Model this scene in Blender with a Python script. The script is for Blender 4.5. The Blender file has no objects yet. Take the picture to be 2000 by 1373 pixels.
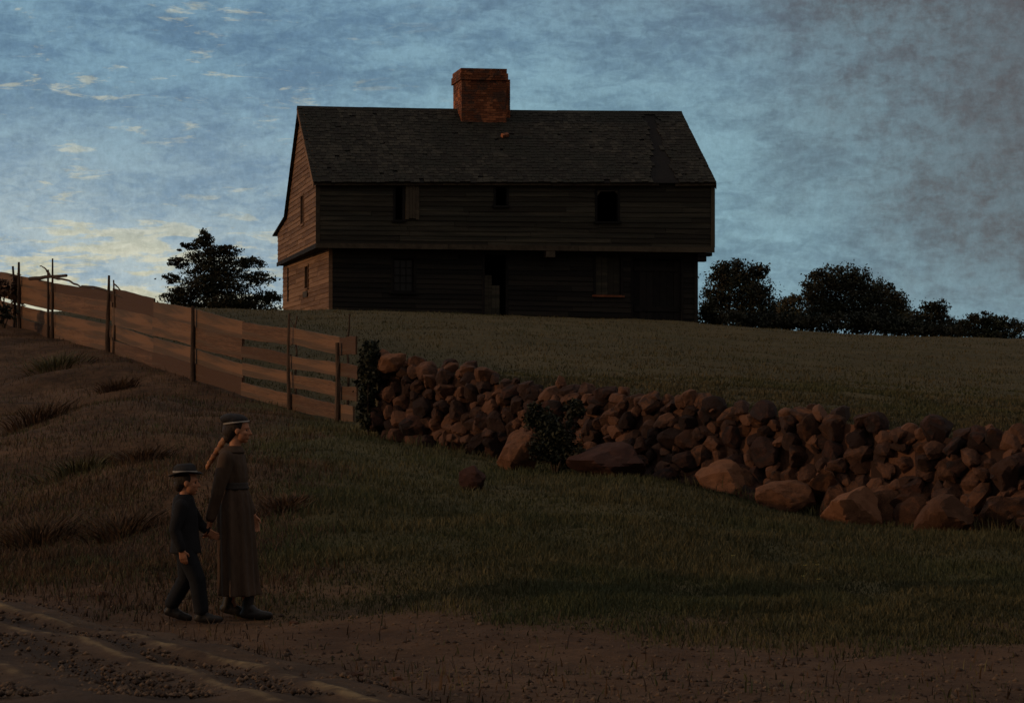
import bpy, bmesh, math, random
import numpy as np
from mathutils import Vector, Matrix, noise as mnoise

random.seed(7)
rng = np.random.default_rng(7)
sc = bpy.context.scene
C = sc.collection
R = math.radians

# ------------------------------------------------------------------ camera
F, CX, HZ, EYE = 4444.0, 1000.0, 800.0, 1.6      # focal length (px of the 2000 px photo), centre column, eye-level row, eye height
cam = bpy.data.objects.new('camera', bpy.data.cameras.new('camera'))
C.objects.link(cam)
cam.data.sensor_width = 36.0
cam.data.lens = 36.0 * F / 2000.0
cam.data.shift_y = (HZ - 686.5) / 2000.0
cam.data.clip_start = 0.1
cam.data.clip_end = 8000
cam.location = (0, 0, EYE)
cam.rotation_euler = (R(90), 0, 0)
sc.camera = cam
sc.view_settings.view_transform = 'Standard'
sc.view_settings.look = 'None'
sc.view_settings.exposure = 0.0
sc.view_settings.gamma = 1.0
sc.view_settings.use_curve_mapping = False
sc.cycles.max_bounces = 6
sc.cycles.use_denoising = True

# ------------------------------------------------------------------ node helpers
class NT:
    def __init__(s, tree): s.t = tree; s.n = tree.nodes; s.l = tree.links
    def new(s, kind, **kw):
        n = s.n.new(kind)
        for k, v in kw.items(): setattr(n, k, v)
        return n
    def put(s, sock, v):
        if isinstance(v, bpy.types.NodeSocket): s.l.new(v, sock)
        else: sock.default_value = v
    def math(s, op, a, b=0.0, c=0.0, clamp=False):
        n = s.new('ShaderNodeMath', operation=op, use_clamp=clamp)
        s.put(n.inputs[0], a); s.put(n.inputs[1], b); s.put(n.inputs[2], c)
        return n.outputs[0]
    def smooth(s, v, a, b, lo=0.0, hi=1.0):
        n = s.new('ShaderNodeMapRange', interpolation_type='SMOOTHSTEP')
        s.put(n.inputs[0], v); n.inputs[1].default_value = a; n.inputs[2].default_value = b
        n.inputs[3].default_value = lo; n.inputs[4].default_value = hi
        return n.outputs[0]
    def noise(s, vec, scale, detail=4.0, rough=0.6, dist=0.0):
        n = s.new('ShaderNodeTexNoise')
        s.put(n.inputs['Vector'], vec); n.inputs['Scale'].default_value = scale
        n.inputs['Detail'].default_value = detail; n.inputs['Roughness'].default_value = rough
        n.inputs['Distortion'].default_value = dist
        return n.outputs['Fac']
    def mix(s, f, a, b, blend='MIX'):
        n = s.new('ShaderNodeMix', data_type='RGBA', blend_type=blend)
        s.put(n.inputs[0], f)
        for i, v in ((6, a), (7, b)):
            if isinstance(v, tuple) and len(v) == 3: v = v + (1.0,)
            s.put(n.inputs[i], v)
        return n.outputs[2]
    def scale(s, vec, xyz):
        n = s.new('ShaderNodeMapping'); s.put(n.inputs[0], vec); n.inputs['Scale'].default_value = xyz
        return n.outputs[0]

def srgb(r, g, b):
    f = lambda c: (c/255/12.92) if c/255 <= 0.04045 else ((c/255+0.055)/1.055)**2.4
    return (f(r), f(g), f(b))

# ------------------------------------------------------------------ sky
SUN_EL, SUN_DIR2 = R(9.0), Vector((-0.97, -0.24)).normalized()
world = bpy.data.worlds.new('World'); sc.world = world; world.use_nodes = True
w = NT(world.node_tree); w.n.clear()
tc = w.new('ShaderNodeTexCoord'); dirv = tc.outputs['Generated']
sep = w.new('ShaderNodeSeparateXYZ'); w.put(sep.inputs[0], dirv)
dx, dy, dz = sep.outputs
up = w.math('MULTIPLY', dz, 1.0)
# slow drifts of tone over the sky, broken into small soft dabs of cloud
big = w.noise(w.scale(dirv, (1, 1, 1.8)), 8.0, 3, .5)
med = w.noise(w.scale(dirv, (1, 1, 3.0)), 22.0, 4, .55, .2)
brush = w.noise(w.scale(dirv, (1, 1, 2.6)), 95.0, 5, .65, .7)
fine = w.noise(w.scale(dirv, (1, 1, 1.3)), 230.0, 4, .75, .4)
weave = w.noise(w.scale(dirv, (1, 1, .6)), 560.0, 2, .7)
tone = w.math('ADD', w.math('MULTIPLY', med, .55), w.math('MULTIPLY', brush, .45))
lr = w.math('ADD', dx, w.math('MULTIPLY', w.math('SUBTRACT', big, .5), .2))
left = w.smooth(lr, .03, -.19)
low = w.smooth(w.math('ADD', dz, w.math('MULTIPLY', w.math('SUBTRACT', tone, .5), .05)), .155, .055)
blue = w.mix(w.smooth(tone, .36, .64), srgb(91, 120, 145), srgb(120, 153, 172))
teal = w.mix(w.smooth(tone, .36, .64), srgb(103, 133, 149), srgb(129, 163, 176))
grey = w.mix(w.smooth(w.math('ADD', w.math('MULTIPLY', tone, .55), w.math('MULTIPLY', w.noise(dirv, 120.0, 4, .7), .45)), .36, .62), srgb(86, 88, 93), srgb(103, 122, 132))
mid = w.math('MULTIPLY', w.smooth(dx, -.12, .0), w.smooth(dz, .20, .10))
col = w.mix(mid, blue, teal)
rsum = w.math('ADD', w.math('ADD', dx, w.math('MULTIPLY', dz, .85)), w.math('MULTIPLY', w.math('SUBTRACT', big, .5), .22))
right = w.smooth(rsum, .12, .34)
col = w.mix(right, col, grey)
dusk = w.math('MULTIPLY', w.smooth(dx, .15, .235), w.smooth(dz, .03, .15))
col = w.mix(w.math('MULTIPLY', dusk, .55), col, srgb(84, 83, 87))
glow = w.math('MULTIPLY', left, low)
pale = w.mix(w.smooth(tone, .36, .62), srgb(140, 164, 181), srgb(177, 190, 192))
col = w.mix(w.math('MULTIPLY', glow, .9), col, pale)
# cream cloud streaks, long and flat, thickest low on the left; a few stray flecks higher up
st = w.noise(w.scale(dirv, (1, 1, 4.8)), 44.0, 5, .62, .4)
st2 = w.noise(w.scale(dirv, (1, 1, 3.0)), 17.0, 2, .5, .2)
lowest = w.math('MULTIPLY', left, w.smooth(dz, .105, .045))
cut = w.math('SUBTRACT', w.math('ADD', st, w.math('MULTIPLY', w.math('SUBTRACT', st2, .5), .5)), w.math('SUBTRACT', .60, w.math('MULTIPLY', lowest, .185)))
cloud = w.smooth(cut, -.015, .10)
cl_amt = w.math('MULTIPLY', cloud, w.math('ADD', w.math('MULTIPLY', left, .50), w.math('MULTIPLY', lowest, .42)), clamp=True)
col = w.mix(cl_amt, col, w.mix(w.smooth(brush, .4, .62), srgb(186, 184, 158), srgb(206, 202, 176)))
mot = w.math('ADD', w.math('MULTIPLY', w.math('SUBTRACT', fine, .5), .5), w.math('MULTIPLY', w.math('SUBTRACT', weave, .5), .28))
mot = w.math('ADD', mot, 1.02)
vm = w.new('ShaderNodeVectorMath', operation='SCALE'); w.put(vm.inputs[0], col); w.put(vm.inputs['Scale'], mot)
col = vm.outputs[0]
# the rest of the dome, out of frame: soft grey dusk overhead, darker in the east behind
high = w.smooth(dz, .24, .6)
behind = w.smooth(dy, .3, -.35)
col = w.mix(behind, col, srgb(64, 60, 58))
col = w.mix(high, col, srgb(152, 145, 142))
bg1 = w.new('ShaderNodeBackground'); w.put(bg1.inputs[0], col); bg1.inputs[1].default_value = 1.0
sky = w.new('ShaderNodeTexSky', sky_type='NISHITA', sun_disc=False, sun_elevation=R(2.0),
            sun_rotation=math.atan2(SUN_DIR2.x, SUN_DIR2.y), air_density=1.0, dust_density=.6, ozone_density=2.0)
bg2 = w.new('ShaderNodeBackground'); w.put(bg2.inputs[0], sky.outputs[0]); bg2.inputs[1].default_value = 0.01
add = w.new('ShaderNodeAddShader'); w.l.new(bg1.outputs[0], add.inputs[0]); w.l.new(bg2.outputs[0], add.inputs[1])
out = w.new('ShaderNodeOutputWorld'); w.l.new(add.outputs[0], out.inputs[0])

# ------------------------------------------------------------------ sun: last warm light, low on the left
sl = bpy.data.lights.new('sun', 'SUN'); sl.energy = 0.95; sl.angle = R(2.0); sl.color = (1.0, .60, .32)
sun = bpy.data.objects.new('sun', sl); C.objects.link(sun)
sd = Vector((SUN_DIR2.x*math.cos(SUN_EL), SUN_DIR2.y*math.cos(SUN_EL), math.sin(SUN_EL)))
sun.rotation_euler = sd.to_track_quat('Z', 'Y').to_euler()
sun.location = (-30, 0, 20)

# ------------------------------------------------------------------ mesh + object helpers
def W(px, py, d):
    return Vector(((px-CX)/F*d, d, EYE+(HZ-py)/F*d))

class MB:
    """collects polygons with a per-piece random value, then links ONE mesh object"""
    def __init__(s): s.v = []; s.f = []; s.r = []
    def add(s, verts, faces, rnd=None):
        if rnd is None: rnd = random.random()
        o = len(s.v); s.v += [tuple(p) for p in verts]; s.r += [rnd]*len(verts)
        s.f += [tuple(i+o for i in f) for f in faces]
    def hexa(s, p, rnd=None):            # p: bottom 4 then top 4
        s.add(p, [(3,2,1,0),(4,5,6,7),(0,1,5,4),(1,2,6,5),(2,3,7,6),(3,0,4,7)], rnd)
    def box(s, x0, x1, y0, y1, z0, z1, rnd=None):
        s.hexa([(x0,y0,z0),(x1,y0,z0),(x1,y1,z0),(x0,y1,z0),(x0,y0,z1),(x1,y0,z1),(x1,y1,z1),(x0,y1,z1)], rnd)
    def tube(s, pts, radii, n=8, rnd=None, rough=0.0):
        pts = [Vector(p) for p in pts]; vs = []; fs = []
        for i, p in enumerate(pts):
            t = (pts[min(i+1, len(pts)-1)] - pts[max(i-1, 0)]).normalized()
            a = t.cross(Vector((0.31, 0.9, 0.1))); a.normalize(); b = t.cross(a)
            for k in range(n):
                an = 2*math.pi*k/n; rr = radii[i]*(1+rough*(random.random()-.5))
                vs.append(p + a*math.cos(an)*rr + b*math.sin(an)*rr)
        for i in range(len(pts)-1):
            for k in range(n):
                fs.append((i*n+k, i*n+(k+1) % n, (i+1)*n+(k+1) % n, (i+1)*n+k))
        fs.append(tuple(range(n-1, -1, -1))); fs.append(tuple((len(pts)-1)*n+k for k in range(n)))
        s.add(vs, fs, rnd)
    def build(s, name, material, parent=None, smooth=False, warp=None):
        vs = [warp(*p) for p in s.v] if warp else s.v
        me = bpy.data.meshes.new(name); me.from_pydata(vs, [], s.f); me.update()
        at = me.attributes.new('rnd', 'FLOAT', 'POINT'); at.data.foreach_set('value', s.r)
        return link(name, me, material, parent, smooth)

def link(name, me, material, parent=None, smooth=False):
    if material: me.materials.append(material)
    if smooth: me.polygons.foreach_set('use_smooth', [True]*len(me.polygons))
    o = bpy.data.objects.new(name, me); C.objects.link(o)
    if parent: o.parent = parent
    return o

def tag(o, label, cat, group=None, kind=None):
    o['label'] = label; o['category'] = cat
    if group: o['group'] = group
    if kind: o['kind'] = kind
    return o

def empty(name, loc, rz=0.0):
    o = bpy.data.objects.new(name, None); C.objects.link(o); o.location = loc; o.rotation_euler = (0, 0, rz)
    o.empty_display_size = .2
    return o

def np_mesh(name, verts, faces, rnd=None):       # quads or tris given as arrays
    me = bpy.data.meshes.new(name)
    k = faces.shape[1]
    me.vertices.add(len(verts)); me.vertices.foreach_set('co', verts.astype(np.float32).ravel())
    me.loops.add(faces.size); me.loops.foreach_set('vertex_index', faces.astype(np.int32).ravel())
    me.polygons.add(len(faces)); me.polygons.foreach_set('loop_start', np.arange(0, faces.size, k, dtype=np.int32))
    me.update(calc_edges=True); me.validate()
    if rnd is not None:
        at = me.attributes.new('rnd', 'FLOAT', 'POINT'); at.data.foreach_set('value', rnd.astype(np.float32))
    return me

# ------------------------------------------------------------------ materials
def mat(name, a, b, scale=6.0, rough=.9, bump=.3, stretch=(1, 1, 1), var=.5, objrnd=False, dist=.02, c=None, spec=.25, fine=8.0):
    """two-colour weathered surface: noise between a and b, shifted per piece ('rnd' attribute) or per object"""
    m = bpy.data.materials.new(name); m.use_nodes = True
    t = NT(m.node_tree); bs = t.n['Principled BSDF']
    co = t.new('ShaderNodeTexCoord').outputs['Object']
    co = t.scale(co, stretch)
    n1 = t.noise(co, scale, 5, .65)
    n2 = t.noise(co, scale*fine, 4, .7)
    if objrnd: r = t.new('ShaderNodeObjectInfo').outputs['Random']
    else:
        at = t.new('ShaderNodeAttribute', attribute_name='rnd'); r = at.outputs['Fac']
    f = t.math('ADD', n1, t.math('MULTIPLY', t.math('SUBTRACT', r, .5), var))
    f = t.math('ADD', f, t.math('MULTIPLY', t.math('SUBTRACT', n2, .5), .5))
    f = t.smooth(f, .25, .78)
    col = t.mix(f, a, b)
    if c:
        n3 = t.noise(co, scale*.37, 3, .6, .5)
        col = t.mix(t.smooth(t.math('ADD', n3, t.math('MULTIPLY', r, .18)), .55, .72), col, c)
    t.put(bs.inputs['Base Color'], col)
    bs.inputs['Roughness'].default_value = rough
    bs.inputs['Specular IOR Level'].default_value = spec
    if bump:
        bm_ = t.new('ShaderNodeBump'); bm_.inputs['Strength'].default_value = bump; bm_.inputs['Distance'].default_value = dist
        t.put(bm_.inputs['Height'], t.math('ADD', n1, t.math('MULTIPLY', n2, .6)))
        t.l.new(bm_.outputs[0], bs.inputs['Normal'])
    return m

M = dict(
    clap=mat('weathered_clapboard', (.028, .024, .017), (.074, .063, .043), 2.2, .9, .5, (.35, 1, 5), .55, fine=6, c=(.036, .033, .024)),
    claplow=mat('shaded_clapboard', (.011, .0095, .008), (.028, .0235, .018), 2.2, .9, .5, (.35, 1, 5), .5, fine=6),  # darker copy of the clapboard: shade under the jetty put into the colour
    gable=mat('sunlit_clapboard', (.13, .070, .038), (.26, .150, .085), 2.2, .9, .5, (1, .35, 5), .4, fine=6),  # lighter, redder copy: low sun on the left end put into the colour
    shingle=mat('old_shingles', (.017, .016, .0125), (.044, .041, .031), 1.4, .92, .5, (1, 1, 1), .8, fine=9, c=(.019, .020, .015)),
    trim=mat('weathered_trim', (.042, .031, .021), (.095, .072, .047), 5, .85, .3, (1, 1, 1), .4),
    dark=mat('dark_old_wood', (.007, .0062, .0056), (.017, .014, .012), 5, .9, .4, (1, 1, 1), .5),
    glass=mat('dusty_glass', (.010, .010, .011), (.022, .021, .021), 6, .28, .05, var=0, spec=.5),
    brick=mat('old_brick', (.17, .055, .025), (.42, .145, .060), 5, .92, .5, (1, 1, 1), .9, c=(.10, .05, .034)),
    mortar=mat('mortar', (.11, .07, .05), (.2, .14, .1), 12, .95, .4),
    board=mat('fence_board', (.085, .045, .025), (.215, .116, .062), 1.7, .88, .8, (.30, 1, 6), 1.0, c=(.11, .072, .046)),
    post=mat('fence_post', (.040, .027, .020), (.100, .064, .042), 9, .9, .6, (1, 1, .3), .4),
    stone=mat('maroon_field_stone', (.034, .018, .014), (.105, .048, .033), 3.0, .95, 1.0, (1, 1, 1), .95, objrnd=True, dist=.05, c=(.040, .028, .026)),
    warmstone=mat('orange_field_stone', (.070, .032, .018), (.205, .092, .047), 3.0, .95, 1.0, (1, 1, 1), .9, objrnd=True, dist=.05, c=(.070, .040, .030)),
    rubble=mat('wall_rubble', (.034, .018, .013), (.120, .057, .033), 3.0, .93, .7, (1, 1, 1), .7, dist=.03),
    boulder=mat('pale_boulder', (.080, .037, .020), (.20, .092, .048), 3.0, .93, .7, (1, 1, 1), .5, objrnd=True, dist=.03),
    redstone=mat('red_boulder', (.050, .022, .016), (.105, .045, .030), 3.0, .93, .7, (1, 1, 1), .4, dist=.03),
    leaf=mat('dark_foliage', (.010, .014, .008), (.034, .038, .020), 3, .75, 0, (1, 1, 1), 1.0, c=(.036, .031, .016)),
    leaf2=mat('olive_foliage', (.022, .027, .013), (.072, .072, .034), 3, .75, 0, (1, 1, 1), 1.0, c=(.07, .055, .028)),
    leaf3=mat('dry_foliage', (.045, .024, .014), (.11, .060, .034), 3, .8, 0, (1, 1, 1), 1.0),
    bark=mat('bark', (.03, .022, .016), (.08, .058, .04), 8, .95, .7, (1, 1, .3), .4),
    grass=mat('grass_blades', (.040, .041, .017), (.115, .098, .044), 1.2, .85, 0, (1, 1, 1), .9, c=(.06, .066, .028)),
    fieldgrass=mat('pasture_grass', (.056, .049, .022), (.102, .082, .038), .8, .85, 0, (1, 1, 1), .9, c=(.062, .064, .026)),
    drygrass=mat('dry_grass', (.042, .024, .013), (.108, .064, .033), 1.2, .85, 0, (1, 1, 1), .9, c=(.08, .05, .034)),
    grit=mat('road_grit', (.04, .025, .017), (.13, .085, .053), 3.0, .95, .3, (1, 1, 1), 1.2),
    skin=mat('skin', (.36, .155, .08), (.50, .225, .12), 14, .55, .05, var=.0),
    dress=mat('brown_dress', (.046, .028, .017), (.084, .052, .033), 8, .9, .25, (1, 1, .25), .0),
    apron=mat('dark_sash', (.03, .024, .02), (.05, .04, .034), 8, .9, .2, var=0),
    suit=mat('black_suit', (.006, .006, .007), (.013, .0125, .014), 9, .85, .25, var=0),
    trouser=mat('navy_trousers', (.0045, .005, .007), (.010, .011, .014), 9, .85, .25, var=0),
    leather=mat('boot_leather', (.012, .011, .010), (.03, .026, .023), 12, .5, .2, var=0),
    hair=mat('dark_hair', (.016, .011, .008), (.045, .028, .018), 20, .6, .5, (1, 1, .2), 0),
    hairlit=mat('sunlit_hair', (.22, .085, .035), (.50, .22, .09), 20, .6, .5, (1, 1, .2), 0),  # braid only: sunlight on the hair painted in as orange
    felt=mat('dark_felt', (.016, .015, .016), (.036, .033, .033), 12, .9, .2, var=0),
    ribbon=mat('pale_ribbon', (.22, .2, .17), (.34, .31, .27), 12, .8, .1, var=0),
    eye=mat('eye_dark', (.02, .015, .012), (.03, .02, .015), 12, .3, 0, var=0),
    yellow=mat('yellow_petals', (.30, .24, .05), (.45, .38, .10), 12, .7, 0, var=.4),
    stem=mat('flower_stem', (.04, .05, .02), (.08, .09, .04), 12, .8, 0, var=.4),
)

# ------------------------------------------------------------------ terrain (thin-plate surface through surveyed points)
ctrl = []                                          # (x, y, z, side): 0 both, 1 only in front of the wall, 2 only the pasture behind it
def P(px, py, d, side=0): p = W(px, py, d); ctrl.append((p.x, p.y, p.z, side))
for q in [(-300,1373,12.4),(0,1373,12.4),(500,1373,12.4),(0,1180,18.5),(250,1195,18),(0,1080,23),(0,950,29),(0,800,41),(0,700,52),(0,632,60),
          (300,1100,20.6),(300,950,25.5),(300,800,36),(300,716,46),(500,1000,23),(500,850,32),(520,790,39.5),(690,828,36),
          (645,608,69),(220,690,50),(100,655,56),(380,742,43),(568,800,38.5),(450,606,73),(560,607,70),(300,606,75),(100,628,75),(0,628,75)]: P(*q)
for q in [(1000,1373,12.5),(1500,1373,12.8),(2000,1373,13.1),(2300,1373,13.3),(500,1195,18),(800,1230,16.8),(1200,1260,15.8),(1600,1280,15.5),(2000,1290,15.2),
          (690,950,25.2),(690,1100,20.2),(1000,1100,19.8),(1000,980,24.4),(1400,1130,19.5),(1700,1150,19),(2000,1170,18.6),
          (735,856,31.3),(1000,903,28.8),(1300,945,26.8),(1600,1012,25),(1850,1042,23.8),(2000,1056,23.2),(2250,1080,22.8),
          (735,850,32.6),(1000,893,30.6),(1300,935,28.6),(1600,1000,26.9),(2000,1045,25),(2250,1070,24.2),
          (700,838,34.6),(715,846,33)]: P(*q, 1)
for q in [(735,716,32.6),(870,728,31.8),(1000,748,30.8),(1200,772,29.6),(1400,796,28.3),(1700,826,26.8),(2000,860,25.4),(2250,885,24.6),
          (700,788,39),(760,652,50),(1000,682,46),(1400,712,45),(1700,742,43),(2000,772,41),
          (1000,620,70.5),(1360,633,72),(1600,652,66),(1990,668,62),(1600,690,52),(1850,716,50),(1400,672,54),(1800,661,64),(1600,664,77),(1850,678,77),(1990,684,77)]: P(*q, 2)
ctrl += [(-8,82,4.6,0),(6,86,4.3,2),(13,86,3.3,2),(-30,75,4.4,0),(-30,45,2.6,0),(-30,25,.8,0),(-30,8,.1,0),(30,75,2.8,2),(30,45,1.4,2),(30,25,.2,0),(30,10,-.3,0),
         (0,108,3.4,0),(-28,112,3.2,0),(28,112,2.0,0),(0,4,0,0),(-15,4,0,0),(15,4,-.1,0),(-9,14,.02,0),(-8,20,.12,0),(-12,26,.6,0)]
ctrl = np.array(ctrl)
# fence and wall line on the ground (column, row, distance)
FENCE = [(-130,600,66),(0,632,60),(100,655,56),(220,690,50),(300,716,46),(380,742,43),(474,772,40.6),(568,800,38.5),(662,824,36.4),(690,830,35.8)]
WALL = [(735,850,31.6),(860,868,30.7),(1000,893,29.6),(1150,915,28.6),(1300,935,27.6),(1450,965,26.8),(1600,1000,25.9),(1850,1030,24.6),(2000,1045,24.0),(2260,1070,23.2)]
line = [((p[0]-CX)/F*p[2], p[2]) for p in FENCE + WALL]
lx = np.array([p[0] for p in line]); ly = np.array([p[1] for p in line]); o_ = np.argsort(lx)
lx, ly = lx[o_], ly[o_]
def beyond(x, y):                                  # metres beyond the fence/wall line
    return y - np.interp(x, lx, ly)
def tps_fit(p, lam=.004):
    n = len(p); d2 = ((p[:, None, :2]-p[None, :, :2])**2).sum(-1)
    K = np.where(d2 > 0, .5*d2*np.log(d2+1e-12), 0) + lam*np.eye(n)
    Q = np.c_[np.ones(n), p[:, :2]]
    A = np.block([[K, Q], [Q.T, np.zeros((3, 3))]])
    return np.linalg.solve(A, np.r_[p[:, 2], 0, 0, 0])
def surface(side):
    cs = ctrl[(ctrl[:, 3] == 0) | (ctrl[:, 3] == side)].copy(); cs[:, 1] *= .6
    sol = tps_fit(cs)
    def f(xf, yf):
        o = np.empty(xf.size)
        for s in range(0, xf.size, 20000):
            e = slice(s, s+20000)
            d2 = (xf[e, None]-cs[None, :, 0])**2 + (yf[e, None]-cs[None, :, 1])**2
            o[e] = (.5*d2*np.log(d2+1e-12))@sol[:-3] + sol[-3] + sol[-2]*xf[e] + sol[-1]*yf[e]
        return o
    return f
S_front, S_back = surface(1), surface(2)
def H(x, y):
    x = np.atleast_1d(np.asarray(x, float)); y = np.atleast_1d(np.asarray(y, float))
    xc = np.clip(x, -32, 32).ravel(); yc = np.clip(y, 2, 112).ravel()
    b = beyond(xc, yc)
    k = np.clip((b-.25)/.75, 0, 1); k = k*k*(3-2*k)
    o = (S_front(xc, yc*.6)*(1-k) + S_back(xc, yc*.6)*k).reshape(x.shape)
    far = np.clip((np.hypot(np.maximum(np.abs(x)-32, 0), np.maximum(y-112, 0)+np.maximum(2-y, 0)))/150, 0, 1)
    return o*(1-far) + (-1.0)*far
def h1(x, y): return float(H(x, y)[0])

def vnoise(x, y, s, seed):                         # smooth value noise for bumps
    r = np.random.default_rng(seed); g = r.random((64, 64))
    xs = x/s; ys = y/s; xi = np.floor(xs).astype(int); yi = np.floor(ys).astype(int)
    fx = xs-xi; fy = ys-yi; fx = fx*fx*(3-2*fx); fy = fy*fy*(3-2*fy)
    G = lambda i, j: g[i % 64, j % 64]
    return (G(xi, yi)*(1-fx)+G(xi+1, yi)*fx)*(1-fy) + (G(xi, yi+1)*(1-fx)+G(xi+1, yi+1)*fx)*fy - .5
def HN(x, y):
    x = np.atleast_1d(np.asarray(x, float)); y = np.atleast_1d(np.asarray(y, float))
    near = np.clip(1-(np.abs(y-40)-50)/40, 0, 1)
    bk = np.clip((-.085-x/np.maximum(y, 1))/.04, 0, 1)*np.clip((y-19)/4, 0, 1)*np.clip((-beyond(x, y)-.4)/2, 0, 1)
    return H(x, y) + bk*(.34*vnoise(x, y, 2.9, 5)+.2*vnoise(x, y, 1.2, 6)) + near*(.10*vnoise(x, y, 1.7, 1)+.05*vnoise(x, y, .6, 2)+.02*vnoise(x, y, .23, 3))
def hn(x, y): return float(HN(x, y)[0])

ROAD = np.array([(-30,23.2),(-20,22.6),(-12,21.3),(-7.5,19.6),(-5.0,17.2),(-3.45,15.0),(-2.3,12.6),(-1.5,10.2),(-.9,7),(-.5,2),(-.3,-6)])
def road_dist(x, y):
    x = np.asarray(x, float); y = np.asarray(y, float); best = np.full(x.shape, 1e9)
    for (ax, ay), (bx, by) in zip(ROAD[:-1], ROAD[1:]):
        t = np.clip(((x-ax)*(bx-ax)+(y-ay)*(by-ay))/((bx-ax)**2+(by-ay)**2), 0, 1)
        best = np.minimum(best, np.hypot(x-ax-t*(bx-ax), y-ay-t*(by-ay)))
    return best

def axis(lo, hi, step, far):
    core = list(np.arange(lo, hi+step/2, step)); a = []; g = step
    x = lo
    while x > -far: g *= 1.35; x -= g; a.append(x)
    b = []; g = step; x = hi
    while x < far: g *= 1.35; x += g; b.append(x)
    return np.array(a[::-1]+core+b)
gx = axis(-16.5, 16.5, .16, 3500); gy = np.concatenate([axis(8, 40, .16, 3500)[:-1]])
gy = np.concatenate([gy[gy <= 40], np.arange(40.25, 92, .25), 92+np.cumsum(.3*1.3**np.arange(1, 32))])
XX, YY = np.meshgrid(gx, gy); ZZ = HN(XX, YY)
verts = np.c_[XX.ravel(), YY.ravel(), ZZ.ravel()]
nx, ny = len(gx), len(gy)
ii = (np.arange(ny-1)[:, None]*nx + np.arange(nx-1)[None, :]).ravel()
faces = np.c_[ii, ii+1, ii+nx+1, ii+nx]
gme = np_mesh('ground', verts, faces)
def zones(x, y):
    x = np.asarray(x, float); y = np.asarray(y, float)
    b = beyond(x, y); n = vnoise(x, y, 1.3, 11)+.6*vnoise(x, y, .45, 12)
    field = np.clip((b-.3)/1.0, 0, 1)
    ratio = x/np.maximum(y, 1)
    bank = np.clip((-.085 - ratio + .05*n)/.04, 0, 1)*(1-field)
    dirt = np.clip((20.4 - y + 1.7*n - .9*np.clip(x+1.5, 0, 2.6))/2.4, 0, 1)*(1-field)
    dirt = np.maximum(dirt, np.clip((2.5+.5*n-road_dist(x, y))/.8, 0, 1))
    return dirt, bank, field
dirt, bank, field = zones(verts[:, 0], verts[:, 1])
ca = gme.attributes.new('zone', 'FLOAT_COLOR', 'POINT')
ca.data.foreach_set('color', np.c_[dirt, bank, field, np.ones(len(dirt))].astype(np.float32).ravel())
gm = bpy.data.materials.new('ground_soil_and_turf'); gm.use_nodes = True
t = NT(gm.node_tree); bs = t.n['Principled BSDF']
pos = t.new('ShaderNodeNewGeometry').outputs['Position']
zc = t.new('ShaderNodeSeparateColor'); t.put(zc.inputs[0], t.new('ShaderNodeAttribute', attribute_name='zone').outputs['Color'])
n1 = t.noise(pos, .7, 5, .65); n2 = t.noise(pos, 5, 5, .7); n3 = t.noise(pos, 30, 4, .7)
nn = t.math('ADD', t.math('MULTIPLY', n1, .5), t.math('ADD', t.math('MULTIPLY', n2, .3), t.math('MULTIPLY', n3, .2)))
nn = t.smooth(nn, .36, .64)
verge_c = t.mix(nn, (.050, .046, .020), (.098, .080, .037))
bank_c = t.mix(nn, (.032, .020, .012), (.135, .076, .041))
field_c = t.mix(nn, (.060, .051, .024), (.100, .078, .038))
dirt_c = t.mix(nn, (.058, .032, .018), (.130, .074, .041))
col = t.mix(zc.outputs[1], verge_c, bank_c)
col = t.mix(zc.outputs[0], col, dirt_c)
col = t.mix(zc.outputs[2], col, field_c)
t.put(bs.inputs['Base Color'], col); bs.inputs['Roughness'].default_value = .95; bs.inputs['Specular IOR Level'].default_value = .1
bp = t.new('ShaderNodeBump'); bp.inputs['Strength'].default_value = .6; bp.inputs['Distance'].default_value = .05
t.put(bp.inputs['Height'], t.math('ADD', n2, t.math('MULTIPLY', n3, .6))); t.l.new(bp.outputs[0], bs.inputs['Normal'])
ground = link('ground', gme, gm, None, True); ground['kind'] = 'structure'

# ------------------------------------------------------------------ dirt road with wheel ruts
seg = []
for a, b in zip(ROAD[:-1], ROAD[1:]):
    n = max(2, int(np.hypot(*(b-a))/.12))
    for k in range(n): seg.append(a+(b-a)*k/n)
seg = np.array(seg)
for _ in range(60): seg[1:-1] = .25*seg[:-2]+.5*seg[1:-1]+.25*seg[2:]
tan = np.gradient(seg, axis=0); tan /= np.linalg.norm(tan, axis=1)[:, None]; nor = np.c_[-tan[:, 1], tan[:, 0]]
NW = 64; hw = 1.75
uu = np.linspace(-1, 1, NW)
arc = np.r_[0, np.cumsum(np.linalg.norm(np.diff(seg, axis=0), axis=1))]
wob = .10*vnoise(arc, arc*0, 2.3, 21)
wid = hw*(1+.16*vnoise(arc, arc*0+9, 1.1, 22))
px_ = seg[:, None, 0]+nor[:, None, 0]*uu[None, :]*wid[:, None]; py_ = seg[:, None, 1]+nor[:, None, 1]*uu[None, :]*wid[:, None]
cross = uu[None, :]*hw + wob[:, None]
prof = -.035*np.exp(-((cross-1.02)/.11)**2) - .03*np.exp(-((cross-.36)/.2)**2) - .03*np.exp(-((cross+.55)/.18)**2) + .022*np.exp(-((cross-1.24)/.06)**2) + .015*np.exp(-((cross-.76)/.05)**2) + .015*np.exp(-((cross+.12)/.06)**2)
edge = np.clip((1-np.abs(uu))/.13, 0, 1)[None, :]
pz = HN(px_, py_) + .075*edge - .05*(1-edge) + prof*edge + .02*vnoise(px_, py_, .16, 24)*edge
rv = np.c_[px_.ravel(), py_.ravel(), pz.ravel()]
jj = (np.arange(len(seg)-1)[:, None]*NW + np.arange(NW-1)[None, :]).ravel()
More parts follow.
